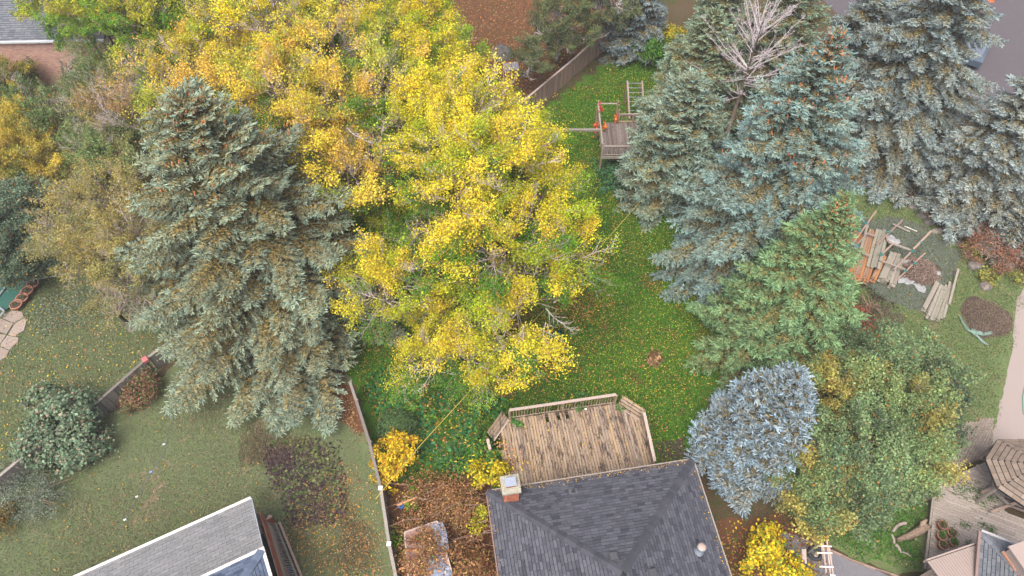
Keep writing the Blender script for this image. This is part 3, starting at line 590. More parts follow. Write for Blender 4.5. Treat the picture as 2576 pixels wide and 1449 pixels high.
broadleaf('maple_tree', 'low broad maple still mostly green with orange tints, beside the silver-blue spruce', 'maple tree', (b.x, b.y), [
  lb(2190,930,3.6,1.8), lb(2110,1000,3.6,1.8,1,T9O), lb(2250,1030,3.8,1.9,1,T9O), lb(2330,1010,2.8,1.2,1,[(.12,.17,.10),(.09,.14,.08)]), lb(2150,1120,3.6,2.0), lb(2280,1140,3.2,1.8,1,T9O), lb(2070,1200,2.6,1.6,1,T9O), lb(2170,1230,2.6,1.6,1,T9P), lb(2320,1110,2.4,1.1), lb(2020,1250,2.0,1.2,1,T9O), lb(2290,910,2.4,.9), lb(2370,950,2.4,.7)],
  299, T9P, [('dense', 9)], .2, size=1.0)
# loose pine crowns at the top
for (lab, uv, lo, n_) in (('loose green pine left of the slatted fence, pale limbs showing', (1400,150), [lb(1370,100,3.5,1.3), lb(1335,165,3,1.0), lb(1425,120,3,.8), lb(1400,40,4.6,1.2)], 75),
                          ('loose green pine at the top edge above the slatted fence', (1520,110), [lb(1500,20,4.2,1.5), lb(1440,-10,5,1.5), lb(1545,10,4.5,1.3), lb(1480,100,3,.7)], 85)):
    b = at(*uv); broadleaf('pine_tree', lab, 'pine tree', (b.x, b.y), lo, n_, [(.20,.25,.10),(.15,.21,.08),(.11,.16,.06),(.08,.12,.05)], [('fern', 8), ('sparse', 1), ('bare', .7)], .14, wood=SILVER)

# bare dead tree
def dead_tree(label, base, h, spread, n, seed, lean=(0, 0)):
    rnd = random.Random(seed); base = Vector((base.x, base.y, 0)); t = thing('dead_tree', label, 'dead tree', base); m = MB()
    m.tube([base, base + Vector((lean[0] * .5, lean[1] * .5, h * .5)), base + Vector((lean[0], lean[1], h))], [.15, .10, .03], 8); m.build('trunk', BARK, t, True)
    for i in range(n):
        m = MB(); q = rnd.uniform(.42, .98); a = i * 2.4 + rnd.uniform(-.3, .3); p = base + Vector((lean[0] * q, lean[1] * q, h * q)); ln = spread * (1.25 - q * .55) * rnd.uniform(.6, 1.1); el = lerp(-.05, .95, q)
        d = Vector((math.cos(a) * math.cos(el), math.sin(a) * math.cos(el), math.sin(el))); pts = [p]; 
        for k in range(4): pts.append(pts[-1] + d * ln / 4); d = (d + Vector((rnd.uniform(-.14, .14), rnd.uniform(-.14, .14), rnd.uniform(-.02, .12)))).normalized()
        m.tube(pts, [.035, .028, .02, .013, .006], 4)
        for k in range(16):
            s = rnd.uniform(.15, 1) * 4; j = min(3, int(s)); pp = lerp(pts[j], pts[j+1], s - j); dd = (d + Vector((rnd.uniform(-1, 1), rnd.uniform(-1, 1), rnd.uniform(-.5, .7)))).normalized(); l2 = rnd.uniform(.25, .75) * (1.2 - s / 5)
            e = pp + dd * l2; m.tube([pp, pp + dd * l2 * .5 + Vector((0, 0, .03)), e], [.012, .009, .004], 3, cap=False)
            for _ in range(2): g = lerp(pp, e, rnd.uniform(.4, .9)); m.tube([g, g + Vector((rnd.uniform(-.22, .22), rnd.uniform(-.22, .22), rnd.uniform(-.05, .2)))], [.008, .003], 3, cap=False)
        m.build('limb', SILVER, t)
b = at(1915, 70, 9.2); dead_tree('bare silver-grey dead tree standing among the green spruces', b, 9.6, 4.7, 46, 3)
b = at(1655, 290, 3.0); dead_tree('low bare twiggy snag behind the play-platform spruce', at(1760, 290, 4.0), 4.5, 2.0, 9, 5, (-.5, .3))
b = at(2490, 470, 3.4); dead_tree('bare grey shrub below the right-edge spruce', at(2480, 450, 2.6), 3.0, 1.8, 16, 8)

# ------------------------------------------------------------------ shrubs: one foliage mesh and a stem each
def shrub(name, label, cat, lobes, n, size, pal, asp=.65, clump=.16, stems=8, group=None, up=.4, nclump=None):
    rng = np.random.default_rng(len(label) + n); P = []; Nn = []
    cs = [at(u, v, z) for (u, v, z, r, hz) in lobes]; tot = sum(l[3] ** 2 for l in lobes); base = Vector((sum(c.x for c in cs) / len(cs), sum(c.y for c in cs) / len(cs), 0))
    t = thing(name, label, cat, base, group)
    for c, (u, v, z, r, hz) in zip(cs, lobes):
        k = int(n * r * r / tot); nc = nclump or max(10, int(k / 45)); d = unit(rng.normal(size=(nc, 3)) + np.array([0, 0, .45])); d[:, 2] = np.abs(d[:, 2]) * np.where(rng.random(nc) < .8, 1, -.6)
        C = np.array(c) + d * np.array([r, r, hz]) * rng.uniform(.72, 1.05, (nc, 1)); i = rng.integers(0, nc, k)
        P.append(C[i] + rng.normal(0, clump, (k, 3)) * np.array([1, 1, .7])); Nn.append(d[i] + np.array([0, 0, up]) + rng.normal(0, .55, (k, 3)))
    P = np.concatenate(P); P[:, 2] = np.maximum(P[:, 2], .03); Nn = np.concatenate(Nn)
    Q = leaf_quads(P, Nn, size * rng.uniform(.6, 1.3, len(P)), asp, .2, rng); mesh_obj('foliage', leaf_mesh('foliage', Q, pick_cols(len(P), pal, rng)), t)
    m = MB()
    for i in range(stems):
        c = random.choice(cs); (u, v, z, r, hz) = random.choice(lobes); e = c + Vector((rr(-1, 1) * r * .8, rr(-1, 1) * r * .8, rr(.3, .95) * hz)); b0 = base + Vector((rr(-.15, .15), rr(-.15, .15), 0)); m.tube([b0, lerp(b0, e, .5) + Vector((0, 0, .15)), e], [.03, .02, .008], 4)
    m.build('stem', TWIGB, t); return t
shrub('viburnum_bush', 'large grey-green bush leaning over the weathered fence on the left', 'bush', [(170,1050,1.0,1.6,1.3),(110,1110,.8,1.3,1.1),(215,1110,.8,1.2,1.0),(170,1150,.6,1.1,.8),(120,1010,1.2,.9,1.1)], 11000, .15, [(5, (0.156,0.246,0.144)), (3, (0.204,0.288,0.180)), (1.5, (0.264,0.252,0.168)), (.7, (0.360,0.252,0.168)), (2, (0.096,0.156,0.090))], .8)
shrub('spirea_bush', 'low pale grey-green bush under the fence at the left edge', 'bush', [(60,1245,.5,1.3,.7),(0,1230,.5,1.2,.7),(120,1260,.4,1.0,.6)], 7500, .085, [(4, (0.188,0.237,0.175)), (3, (0.250,0.300,0.231)), (2, (0.125,0.163,0.106))], .35)
shrub('orange_bush', 'rusty orange bush at the very left edge of the dry lawn', 'bush', [(-10,1320,.5,.8,.7),(5,1290,.4,.5,.5)], 1800, .08, [(3, (.28,.17,.05)), (2, (.20,.17,.06))], .6)
shrub('hydrangea_bush', 'red and green bush at the foot of the weathered fence', 'bush', [(355,985,.5,.8,.7),(330,1010,.35,.55,.5),(375,960,.5,.5,.6)], 3800, .10, [(3, (.24,.13,.08)), (3, (.12,.18,.06)), (2, (.30,.10,.09)), (1, (.2,.2,.06))], .7)
shrub('juniper_bush', 'neat round dark green juniper behind the bright yellow shrub', 'bush', [(1000,1080,.3,1.02,.95)], 15000, .09, [(4, (.075,.15,.045)), (3, (.105,.19,.065)), (2, (.15,.24,.11))], .3, .05, 4, nclump=900)
shrub('ash_sapling', 'bright golden yellow shrub beside the boundary fence', 'bush', [(985,1150,1.3,1.0,.6),(975,1195,.9,.8,.6),(1025,1130,1.3,.75,.5),(1000,1110,1.4,.6,.5)], 3400, .17, [(6, (.66,.46,.02)), (3, (.60,.36,.03)), (1, (.30,.34,.03))], .42, .13)
shrub('ash_sapling', 'green shrub at the left corner of the wooden deck', 'bush', [(1210,1130,.9,.75,.6),(1190,1170,.7,.7,.5),(1230,1160,.9,.6,.5)], 2600, .15, [(4, (.07,.20,.03)), (3, (.13,.28,.03)), (2, (.05,.13,.06)), (1, YEL)], .45, .13)
shrub('ash_sapling', 'yellow feathery shrub growing just above the brick chimney', 'bush', [(1215,1195,1.2,.6,.45),(1250,1190,1.3,.5,.4)], 1500, .17, [(6, (.62,.48,.02)), (2, (.34,.38,.03))], .42, .12)
shrub('yellow_bush', 'vivid yellow bush beside the trellis below the silver-blue spruce', 'bush', [(1925,1375,1.4,.85,.6),(1900,1410,1.2,.7,.6),(1960,1420,1.2,.8,.6),(1940,1345,1.3,.45,.4),(2000,1440,1.0,.7,.5)], 3600, .14, [(6, (.66,.48,.02)), (2, (.36,.38,.03)), (1, (.10,.22,.03))], .75, .15)
shrub('fern_leaved_shrub', 'bright green long-leaved shrub, yellow at its right, below the top-edge blue spruce', 'shrub', [(1640,115,1.4,1.3,.9),(1610,95,1.3,1.0,.8),(1665,140,1.0,1.0,.7)], 3000, .26, [(5, (.06,.17,.02)), (3, (.10,.24,.025)), (1, (.03,.09,.02))], .33, .22)
shrub('fern_leaved_shrub', 'yellow autumn shrub beside the bright green long-leaved one', 'shrub', [(1700,95,1.8,.9,.7),(1670,75,1.8,.6,.5)], 1500, .20, [(5, (.55,.42,.03)), (2, (.2,.3,.03))], .35, .18)
shrub('barberry_bush', 'crimson bush between the green spruce and the green-orange maple', 'bush', [(2150,820,.9,1.1,.9),(2120,860,.8,.9,.8),(2185,850,.6,.8,.5),(2135,790,.9,.7,.7)], 7000, .075, [(5, (.36,.07,.055)), (3, (.46,.12,.08)), (2, (.26,.06,.05)), (1, (.12,.16,.03))], .7)
shrub('smoke_bush', 'big rounded dusky rust-coloured bush at the right edge', 'bush', [(2500,625,.6,1.75,1.2),(2560,640,.6,1.4,1.1)], 13000, .09, [(5, (0.299,0.149,0.098)), (3, (0.368,0.196,0.127)), (2, (0.230,0.138,0.081))], .55)
for (lab, lo, n_) in (('yellow-green weed clump left of the rust-coloured bush', [(2440,615,.4,.5,.35),(2450,640,.3,.4,.3)], 420), ('yellow weed clump below the rust-coloured bush', [(2480,690,.4,.5,.35),(2500,705,.3,.4,.3)], 420), ('yellow weed clump at the right edge above the concrete path', [(2570,705,.3,.5,.3)], 300)):
    shrub('weed_clump', lab, 'weeds', lo, n_, .14, [(3, (.34,.32,.06)), (2, (.2,.25,.06))], .5, .12, 4, 'yellow weeds round the rust-coloured bush')
shrub('brown_vine_mound', 'heap of dry brown vines smothering the side yard shed', 'vines', [(1080,1260,.7,1.3,.7),(1150,1250,.7,1.2,.7),(1190,1310,.8,1.0,.8),(1060,1320,.7,1.0,.7),(1200,1390,.8,.9,.7),(1130,1280,1.0,1.0,.6),(1040,1420,.7,.7,.7),(1180,1450,.9,1.0,.7),(1060,1400,2.1,1.0,.3),(1150,1420,1.9,.9,.35),(1085,1350,2.1,.6,.2)], 21000, .10, [(5, (.33,.17,.07)), (4, (.42,.23,.10)), (3, (.22,.11,.05)), (1, (.50,.33,.14)), (.8, (.08,.16,.02))], .55, .17, 40)
for (lab, lo) in (('leaning lime green seedling beside the boundary fence', [(995,1350,.7,.35,.4),(1000,1375,.6,.3,.3)]), ('lime green seedling poking through the dry vines', [(1067,1355,1.7,.3,.25),(1070,1375,1.6,.2,.2)]),
                  ('yellow seedling beside the left eave of the dark roof', [(1195,1325,1.4,.3,.3),(1205,1315,1.4,.25,.2)]), ('yellow shoots against the left eave, highest of the shoots there', [(1215,1290,1.6,.22,.3)]), ('green ivy tuft in the dry vines near the yellow shrub', [(1035,1260,.9,.4,.35),(1040,1240,.8,.3,.3)])):
    shrub('seedling', lab, 'seedling', lo, 260, .12, [(3, (.30,.34,.02)), (2, (.5,.42,.03))] if 'yellow' in lab and 'near' not in lab else [(3, (.12,.30,.02)), (1, (.35,.38,.03))], .5, .1, 3)
shrub('oregano_patch', 'dark mulch-loving weeds in front of the lumber stacks', 'weeds', [(2165,745,.05,.9,.25),(2215,770,.05,.8,.2),(2190,790,.05,.8,.2)], 1800, .10, [(3, (.14,.11,.09)), (2, (.09,.16,.04)), (2, (.17,.13,.12))], .4, .15, 14)
for (u, v, lab) in ((1405,850,'blue-green rosette weed on the lawn below the great yellow maple'), (1645,905,'small brown tuft on the lawn left of the green spruce')):
    shrub('rosette_weed', lab, 'weed', [(u, v, .12, .42, .2)], 160, .24, [(2, (.04,.16,.09))] if 'blue' in lab else [(2, (.32,.2,.1))], .5, .1, 2)

# ------------------------------------------------------------------ pieces: unit cube shared by boards, shingles, bricks
def unit_cube(mat):
    key = 'cube_' + mat.name
    if key not in D.meshes:
        m = MB(); m.box((0,0,0), Vector((1,0,0)), Vector((0,1,0)), Vector((0,0,1)), .5, .5, .5, 0); m.mesh(key, mat)
    return D.meshes[key]
def brd(name, a, b, w, h, mat, parent, up=Vector((0, 0, 1))):
    """a board from a to b, width w across, thickness h along up"""
    a = Vector(a); b = Vector(b); d = b - a; L = d.length; d.normalize(); y = up.cross(d)
    if y.length < 1e-3: y = Vector((1, 0, 0)).cross(d)
    y.normalize(); z = d.cross(y); c = (a + b) / 2
    M = Matrix(((d.x*L, y.x*w, z.x*h, c.x), (d.y*L, y.y*w, z.y*h, c.y), (d.z*L, y.z*w, z.z*h, c.z), (0, 0, 0, 1)))
    return link(name, unit_cube(mat), parent, M)
def fence(label, tops, h, mat, bw=.14, gap=.02, post=2.2, group=None, cap=True, ragged=.03, both=False):
    P = [at(u, v, h) for u, v in tops]; P = [Vector((p.x, p.y, 0)) for p in P]
    t = thing('wooden_fence', label, 'fence', P[0], group); seg = 0
    for a, b in zip(P, P[1:]):
        d = b - a; L = d.length; d.normalize(); nrm = Vector((-d.y, d.x, 0)); n = int(L / (bw + gap))
        for i in range(n):
            if random.random() < .01: continue
            c = a + d * ((i + .5) * (bw + gap)); hh = h - .04 + rr(-ragged, ragged); off = nrm * (-.035 if not both or i % 2 else .035)
            tilt = d * rr(-.02, .02) * h
            brd('board', c + off + Vector((0, 0, .04)), c + off + tilt + Vector((0, 0, hh)), bw * rr(.9, 1.05), .018, mat, t, nrm)
        for z in (.3, h - .25): brd('rail', a + nrm * .02 + Vector((0, 0, z)), b + nrm * .02 + Vector((0, 0, z)), .04, .09, mat, t)
        k = max(1, round(L / post))
        for i in range(k + (1 if b == P[-1] else 0)):
            c = a + (b - a) * (i / k) + nrm * .06; brd('post', c, c + Vector((0, 0, h + .05)), .09, .09, mat, t, d)
        if cap: 
            for i in range(k):
                q0 = a + (b-a) * (i / k); q1 = a + (b-a) * ((i+1) / k); brd('top_rail', q0 + Vector((0,0,h+.02+rr(0,.02))), q1 + Vector((0,0,h+.02+rr(0,.02))), .14, .035, RAILW if mat is FENCEW else mat, t)
    return t, P
fence('weathered grey board fence across the left lawns', [(-130,1305),(60,1148),(250,1008),(375,898),(440,850)], 1.25, OLDFENCE, .15, .03)
t, P = fence('brown board fence at the top with close upright slats', [(1300,268),(1342,234),(1442,150),(1504,95),(1550,66)], 1.65, FENCEW, .12, .035)
t, P = fence('narrow boundary fence with pale top rail and capped posts', [(880,960),(896,1008),(929,1112),(958,1230),(979,1370),(1006,1500)], 1.6, OLDFENCE, .14, .025, post=20)
for (u, v) in ((958,1230), (979,1370)):
    c = at(u, v, 1.6); brd('post', (c.x, c.y, 0), (c.x, c.y, 1.68), .12, .12, RAILW, t, Vector((1,0,0))); brd('post_cap', (c.x, c.y, 1.68), (c.x, c.y, 1.74), .19, .19, WHITE, t, Vector((1,0,0)))

# shingled roof plane: shingles in courses, the ones nearest the camera as parts
def roof_plane(E0, E1, T0, T1, mat, budget, parent, ex=.145, wd=(.26, .36), store=None, dark_gap=True, name='shingle'):
    E0, E1, T0, T1 = map(Vector, (E0, E1, T0, T1)); e = (E1 - E0).normalized(); nrm = (E1 - E0).cross(T0 - E0).normalized()
    if nrm.z < 0: nrm = -nrm
    up = nrm.cross(e).normalized()
    if up.dot(T0 - E0) < 0: up = -up
    hT = up.dot(T0 - E0); s0, s1 = 0.0, (E1 - E0).dot(e); a0, a1 = (T0 - E0).dot(e), (T1 - E0).dot(e); n = int(hT / ex); out = []
    for i in range(n):
        f = (i + .5) / (hT / ex); l, r = lerp(s0, a0, f), lerp(s1, a1, f); x = l - rr(0, wd[0])
        if name == 'regular': x = l - (wd[0] * .5 if i % 2 else 0)
        while x < r:
            w = rr(*wd); x0 = max(l, x + .006); x1 = min(r, x + w - .006); x += w
            if x1 - x0 < .04: continue
            t0 = i * ex; th = random.choice((.006, .012, .018)) + .004
            c = E0 + e * ((x0 + x1) / 2) + up * (t0 + ex * .5) + nrm * (th * .5 + .004)
            ux = up * math.cos(.05) - nrm * math.sin(.05); nz = nrm * math.cos(.05) + up * math.sin(.05); L, H = (x1 - x0), ex * .84  # short shingles leave a dark gap that stands in for the course shadow
            out.append(Matrix(((e.x*L, ux.x*H, nz.x*th, c.x), (e.y*L, ux.y*H, nz.y*th, c.y), (e.z*L, ux.z*H, nz.z*th, c.z), (0, 0, 0, 1))))
    return [(M, mat) for M in out]
def in_view(c, mrg=1.0):
    d = c.y * math.sin(TILT) - (c.z - CAMH) * math.cos(TILT); u = FPX * c.x / d; v = -FPX * (c.y * math.cos(TILT) + (c.z - CAMH) * math.sin(TILT)) / d
    return abs(u) < 1288 * mrg and abs(v) < 724.5 * mrg, d
def lay_shingles(parent, items, limit=285, name='shingle'):
    vis = []; rest = []
    for M, mat in items:
        ok, d = in_view(M.translation); (vis if ok else rest).append((d, M, mat))
    vis.sort(key=lambda q: q[0]); rest += vis[limit:]
    for d, M, mat in vis[:limit]: link(name, unit_cube(mat), parent, M)
    by = {}
    for d, M, mat in rest: by.setdefault(mat.name, []).append(M)
    for mn, Ms in by.items():
        m = MB()
        for M in Ms:
            c = M.translation; X, Y, Z = (Vector(M.col[i][:3]) for i in range(3)); m.box(c, X, Y, Z, .5, .5, .5)
        o = m.build(name + '_courses', MATS[mn], parent); o['kind'] = 'stuff'
def hip_caps(parent, a, b, mat, nside=.17):
    a = Vector(a); b = Vector(b); d = b - a; L = d.length; d.normalize(); n = int(L / .2); y = Vector((0, 0, 1)).cross(d).normalized(); z = d.cross(y)
    me = None
    for i in range(n):
        m = MB(); p = a + d * (i * .2); q = p + d * .26; lift = z * (.05 + .012 * (i % 2)); 
        if me is None:
            mm = MB(); th = .022
            for sgn in (-1, 1):
                mm.poly([(0,0,0), (.26,0,-.012), (.26,sgn*nside,-.062), (0,sgn*nside,-.05)], 0)
                mm.poly([(0,0,0), (0,sgn*nside,-.05), (0,sgn*nside,-.05-th), (0,0,-th)], 0); mm.poly([(0,sgn*nside,-.05), (.26,sgn*nside,-.062), (.26,sgn*nside,-.062-th), (0,sgn*nside,-.05-th)], 0)
            me = mm.mesh('hip_cap', mat)
        c = p + lift; M = Matrix(((d.x, y.x, z.x, c.x), (d.y, y.y, z.y, c.y), (d.z, y.z, z.z, c.z), (0, 0, 0, 1))); link('hip_shingle', me, parent, M)

# ------------------------------------------------------------------ main house (bottom centre)
ZE = 3.4; A = at(1226, 1237, ZE); B = at(1742, 1157, ZE); dd = (B - A).normalized(); nn = Vector((dd.y, -dd.x, 0)); wdt = (B - A).length; PIT = .42
AP = (A + B) / 2 + nn * (wdt / 2) + Vector((0, 0, PIT * wdt / 2)); LEN_H = 16
C = A + nn * LEN_H; Dp = B + nn * LEN_H; AP2 = (C + Dp) / 2 - nn * (wdt / 2); AP2.z = AP.z
house = thing('house', 'brick house with a charcoal shingled hip roof at the bottom', 'house', ((A + Dp) / 2 - Vector((0, 0, ZE))))
m = MB(); ins = .45
W_ = [A + dd * ins + nn * ins, B - dd * ins + nn * ins, Dp - dd * ins - nn * ins, C + dd * ins - nn * ins]
for a, b in zip(W_, W_[1:] + W_[:1]): m.poly([(a.x, a.y, 0), (b.x, b.y, 0), (b.x, b.y, ZE - .05), (a.x, a.y, ZE - .05)])
m.build('wall', BRICK, house)
m = MB(); lo = Vector((0, 0, -.03))
for q in ([A, B, AP], [B, Dp, AP2, AP], [Dp, C, AP2], [C, A, AP, AP2], [A + lo*6, B + lo*6, Dp + lo*6, C + lo*6]): m.poly([p + lo for p in q])
roof = m.build('roof', ROOFD, house)
it = roof_plane(A, B, AP, AP, SHDARK, 0, roof) + roof_plane(A, C, AP, AP2, SHDARK, 0, roof) + roof_plane(B, Dp, AP, AP2, SHDARK, 0, roof)
lay_shingles(roof, it)
hip_caps(roof, A + Vector((0,0,.02)), AP, HIPD, .165); hip_caps(roof, B + Vector((0,0,.02)), AP, HIPD, .165)
for a, b in ((A, B), (B, Dp), (C, A)):
    out = (b - a).cross(Vector((0, 0, 1))).normalized()
    if out.dot((A + Dp) / 2 - a) > 0: out = -out
    m = MB(); m.beam(a + out * .05 + Vector((0,0,-.03)), b + out * .05 + Vector((0,0,-.03)), .05, .10); m.build('drip_edge', GREYW if a is not C else mat_plain('brown_drip', (.20,.13,.11)), roof)
for (p_, q_, k_, sd_, nm_) in ((A, B, 260, 1, 'roof_edge_leaves'), (A, C, 90, 2, 'roof_edge_leaves'), (B, B + nn * 6, 60, 3, 'roof_edge_leaves')):
    rng = np.random.default_rng(sd_); f_ = rng.random(k_)[:, None]; ins_ = np.abs(rng.normal(0, .12, k_))[:, None]; inw = np.array(nn if p_ is A and q_ is B else (dd if p_ is A else -dd))
    Pp = np.array(p_) * (1 - f_) + np.array(q_) * f_ + inw * ins_ + np.array([0, 0, 1.]) * (ins_ * PIT + .035)
    o = mesh_obj(nm_, leaf_mesh(nm_, leaf_quads(Pp, np.array([0,0,1.]) + rng.normal(0,.3,(k_,3)), .075*rng.uniform(.6,1.2,k_), .6), pick_cols(k_, [(3, GOLD), (3, BRN), (2, TANL)], rng)), roof); o['kind'] = 'stuff'
# chimney
cc = at(1284, 1218, 4.9); CX = cc - Vector((0, 0, 4.9)); chim = None
m = MB(); hw = .30
m.box(CX + Vector((0, 0, 2.4)), dd, nn, Vector((0,0,1)), hw - .012, hw - .012, 2.4); chim = m.build('chimney', MORTAR, house)
nb = 0
for k in range(0, 62):
    z = .04 + k * .0765
    if z > 4.72: break
    if z < 3.0: continue
    for side in range(4):
        ax, nx = (dd, nn) if side % 2 == 0 else (nn, dd); sg = 1 if side < 2 else -1; x = -hw + (.1 if k % 2 else 0)
        while x < hw - .04:
            x1 = min(hw, x + .2)
            if x1 - x > .05:
                c = CX + nx * (sg * hw) + ax * ((x + x1) / 2) + Vector((0, 0, z)); L = x1 - x - .012; y = nx * .03; zz = Vector((0, 0, .065))
                M = Matrix(((ax.x*L, y.x, zz.x, c.x), (ax.y*L, y.y, zz.y, c.y), (0, 0, zz.z, c.z), (0, 0, 0, 1)))
                if nb < 298: link('brick', unit_cube(BRICK), chim, M); nb += 1
            x = x1
m = MB(); m.box(CX + Vector((0,0,4.83)), dd, nn, Vector((0,0,1)), .39, .39, .07)
m.build('chimney_cap', CONC, chim)
m = MB(); m.box(CX + Vector((0,0,5.0)), dd, nn, Vector((0,0,1)), .19, .14, .10); m.build('flue', BRICK, chim)
m = MB(); m.box(CX + Vector((0,0,5.16)), dd, nn, Vector((0,0,1)), .23, .19, .012)
for i in (-1, 1):
    for j in (-1, 1): m.box(CX + dd*(.17*i) + nn*(.13*j) + Vector((0,0,5.125)), dd, nn, Vector((0,0,1)), .012, .012, .035)
m.build('flue_hood', GALV, chim)
def roof_z(p):   # height of the hip roof at p
    q = p - A; s = q.dot(dd); tt = q.dot(nn); return ZE + PIT * min(s, wdt - s, tt)
def on_roof(u, v):
    z = 4.0
    for _ in range(6): p = at(u, v, z); z = roof_z(p)
    return at(u, v, z)
p = on_roof(1757, 1388); rt = MB(); top = at(1774, 1367, p.z + .62)
m = MB(); m.lathe(p, [(.20,-.1),(.20,.08),(.16,.10),(.16,.18),(.12,.20),(.12,.62)], 20, .3); vp = m.build('flue_pipe', GALV, house, True)
m = MB(); m.lathe(p, [(0,.70),(.14,.69),(.16,.66)], 20, .3); m.build('pipe_top', TAN, vp, True)
m = MB(); m.lathe(p, [(.16,.68),(.185,.66),(.185,.60),(.13,.58)], 20, .3); m.build('pipe_collar', GALV, vp, True)
p = on_roof(1442, 1238); m = MB(); up_s = (AP - (A + B) / 2).normalized(); nz = up_s.cross(dd); nz = nz if nz.z > 0 else -nz
m.box(p + nz * .03, dd, up_s, nz, .18, .14, .008); pv = m.build('vent_flashing', mat_plain('dark_flashing', (.10,.105,.12)), house)
m = MB(); m.lathe(p, [(.10,-.03),(.09,.06),(.065,.08),(.06,.26),(.045,.26),(.045,.1)], 16, .5); m.build('vent_pipe', BLACKM, pv, True)
m = MB(); m.lathe(p, [(.045,.12),(0,.12)], 12); m.build('vent_hole', SOILM, pv)
for (u, v) in ((1543,1402), (1640,1444)):
    p = on_roof(u, v); m = MB(); m.box(p + Vector((0,0,.05)), dd, nn, Vector((0,0,1)), .18, .18, .05); m.box(p + Vector((0,0,.14)), dd, nn, Vector((0,0,1)), .14, .14, .05)
    m.build('box_vent', mat_plain('grey_vent', (.045,.048,.055), .5), house)

# ------------------------------------------------------------------ wooden deck
ZD = 1.0
def dk(cx, cy, z=ZD): return at(.1979 * cx + 1194, .1979 * cy + 966, z)
TL, CL, BL = dk(435,445), dk(245,715), dk(395,1200); TR, CR_, BR = dk(1775,250), dk(2110,470), dk(2235,1010)
TR2 = dk(1815, 262)
deck = thing('wooden_deck', 'weathered brown timber deck with cut corners and a railing, attached to the house', 'deck', ((TL + BR) / 2 - Vector((0, 0, ZD))))
ex_, ey_ = dd, -nn     # along house, away from house
org = A
def loc2(p): q = p - org; return q.dot(ex_), q.dot(ey_)
outl = [loc2(q) for q in (dk(430,450), dk(330,580), dk(345,760), dk(400,1290), dk(2260,1110), CR_, TR2, TR)]
xs = [q[0] for q in outl]; X0, X1 = min(xs), max(xs); bw = .142; x = X0 + .02; skew = 0.05
def cross_y(x, poly):
    ys = []
    for i in range(len(poly)):
        (x1, y1), (x2, y2) = poly[i-1], poly[i]
        if (x1 - x) * (x2 - x) < 0: ys.append(y1 + (y2 - y1) * (x - x1) / (x2 - x1))
    return (min(ys), max(ys)) if len(ys) >= 2 else None
bi = 0
while x < X1 - .02:
    c = cross_y(x + bw / 2, outl)
    if c:
        lo_, hi_ = c; lo_ = -0.45; ends = [lo_, hi_ + rr(-.02, .03)]
        if hi_ - lo_ > 2 and random.random() < .2: ends.insert(1, rr(lo_ + 1.2, hi_ - .8))
        if bi in (17, 21, 24): ends[-1] -= .45
        for a_, b_ in zip(ends, ends[1:]):
            pa = org + ex_ * (x + bw/2) + ey_ * (a_ + .004) ; pb = org + ex_ * (x + bw/2) + ey_ * (b_ - .004); zz = ZD - .018 + rr(-.006, .006)
            brd('deck_board', (pa.x, pa.y, zz), (pb.x, pb.y, zz), bw - rr(.014, .026), .03, DECKW, deck)
    x += bw; bi += 1
m = MB(); OL = [org + ex_ * q[0] + ey_ * q[1] for q in outl]
for y_ in np.arange(-.3, max(q[1] for q in outl) - .1, .45):
    cs_ = cross_y(y_, [(q[1], q[0]) for q in outl])
    if cs_: a_ = org + ex_ * (cs_[0] + .05) + ey_ * y_; b_ = org + ex_ * (cs_[1] - .05) + ey_ * y_; m.beam((a_.x, a_.y, ZD - .14), (b_.x, b_.y, ZD - .14), .04, .18)
for a_, b_ in zip(OL, OL[1:] + OL[:1]): m.beam((a_.x, a_.y, ZD - .13), (b_.x, b_.y, ZD - .13), .04, .16)
m.build('joist_frame', mat_plain('dark_joist', (.10,.07,.05)), deck)
for q in OL: brd('post', (q.x, q.y, 0), (q.x, q.y, ZD - .04), .09, .09, DECKW, deck, Vector((1,0,0)))
def railing(parent, a, b, z0, hgt, nb_, wood=RAILW, bal=DECKW, cw=.14, low=True, name='baluster'):
    a = Vector((a.x, a.y, 0)); b = Vector((b.x, b.y, 0)); d = (b - a).normalized(); nrm = Vector((-d.y, d.x, 0)); V = lambda p, z: Vector((p.x, p.y, z))
    mid = lerp(a, b, .48); brd('rail_cap', V(a, z0 + hgt), V(mid, z0 + hgt), cw, .035, wood, parent); brd('rail_cap', V(mid, z0 + hgt + .012), V(b, z0 + hgt + .01), cw, .035, wood, parent)
    brd('upper_rail', V(a, z0 + hgt - .09), V(b, z0 + hgt - .09), .035, .08, bal, parent)
    if low: brd('lower_rail', V(a, z0 + .09), V(b, z0 + .09), .035, .08, bal, parent)
    for i in range(nb_):
        if random.random() < .04: continue
        q = lerp(a, b, (i + .5) / nb_) + nrm * .03; brd(name, V(q, z0 + .04), V(q + d * rr(-.01, .01), z0 + hgt - .04), .038, .038, bal, parent, d)
    for f in (0, .5, 1):
        q = lerp(a, b, f) - nrm * .04; brd('railing_post', V(q, z0 - .2), V(q, z0 + hgt - .01), .09, .09, bal, parent, d)
railing(deck, dk(440,440), dk(1772,245), ZD, .92, 38)
railing(deck, dk(2118,470), dk(2250,1080), ZD, .92, 28)
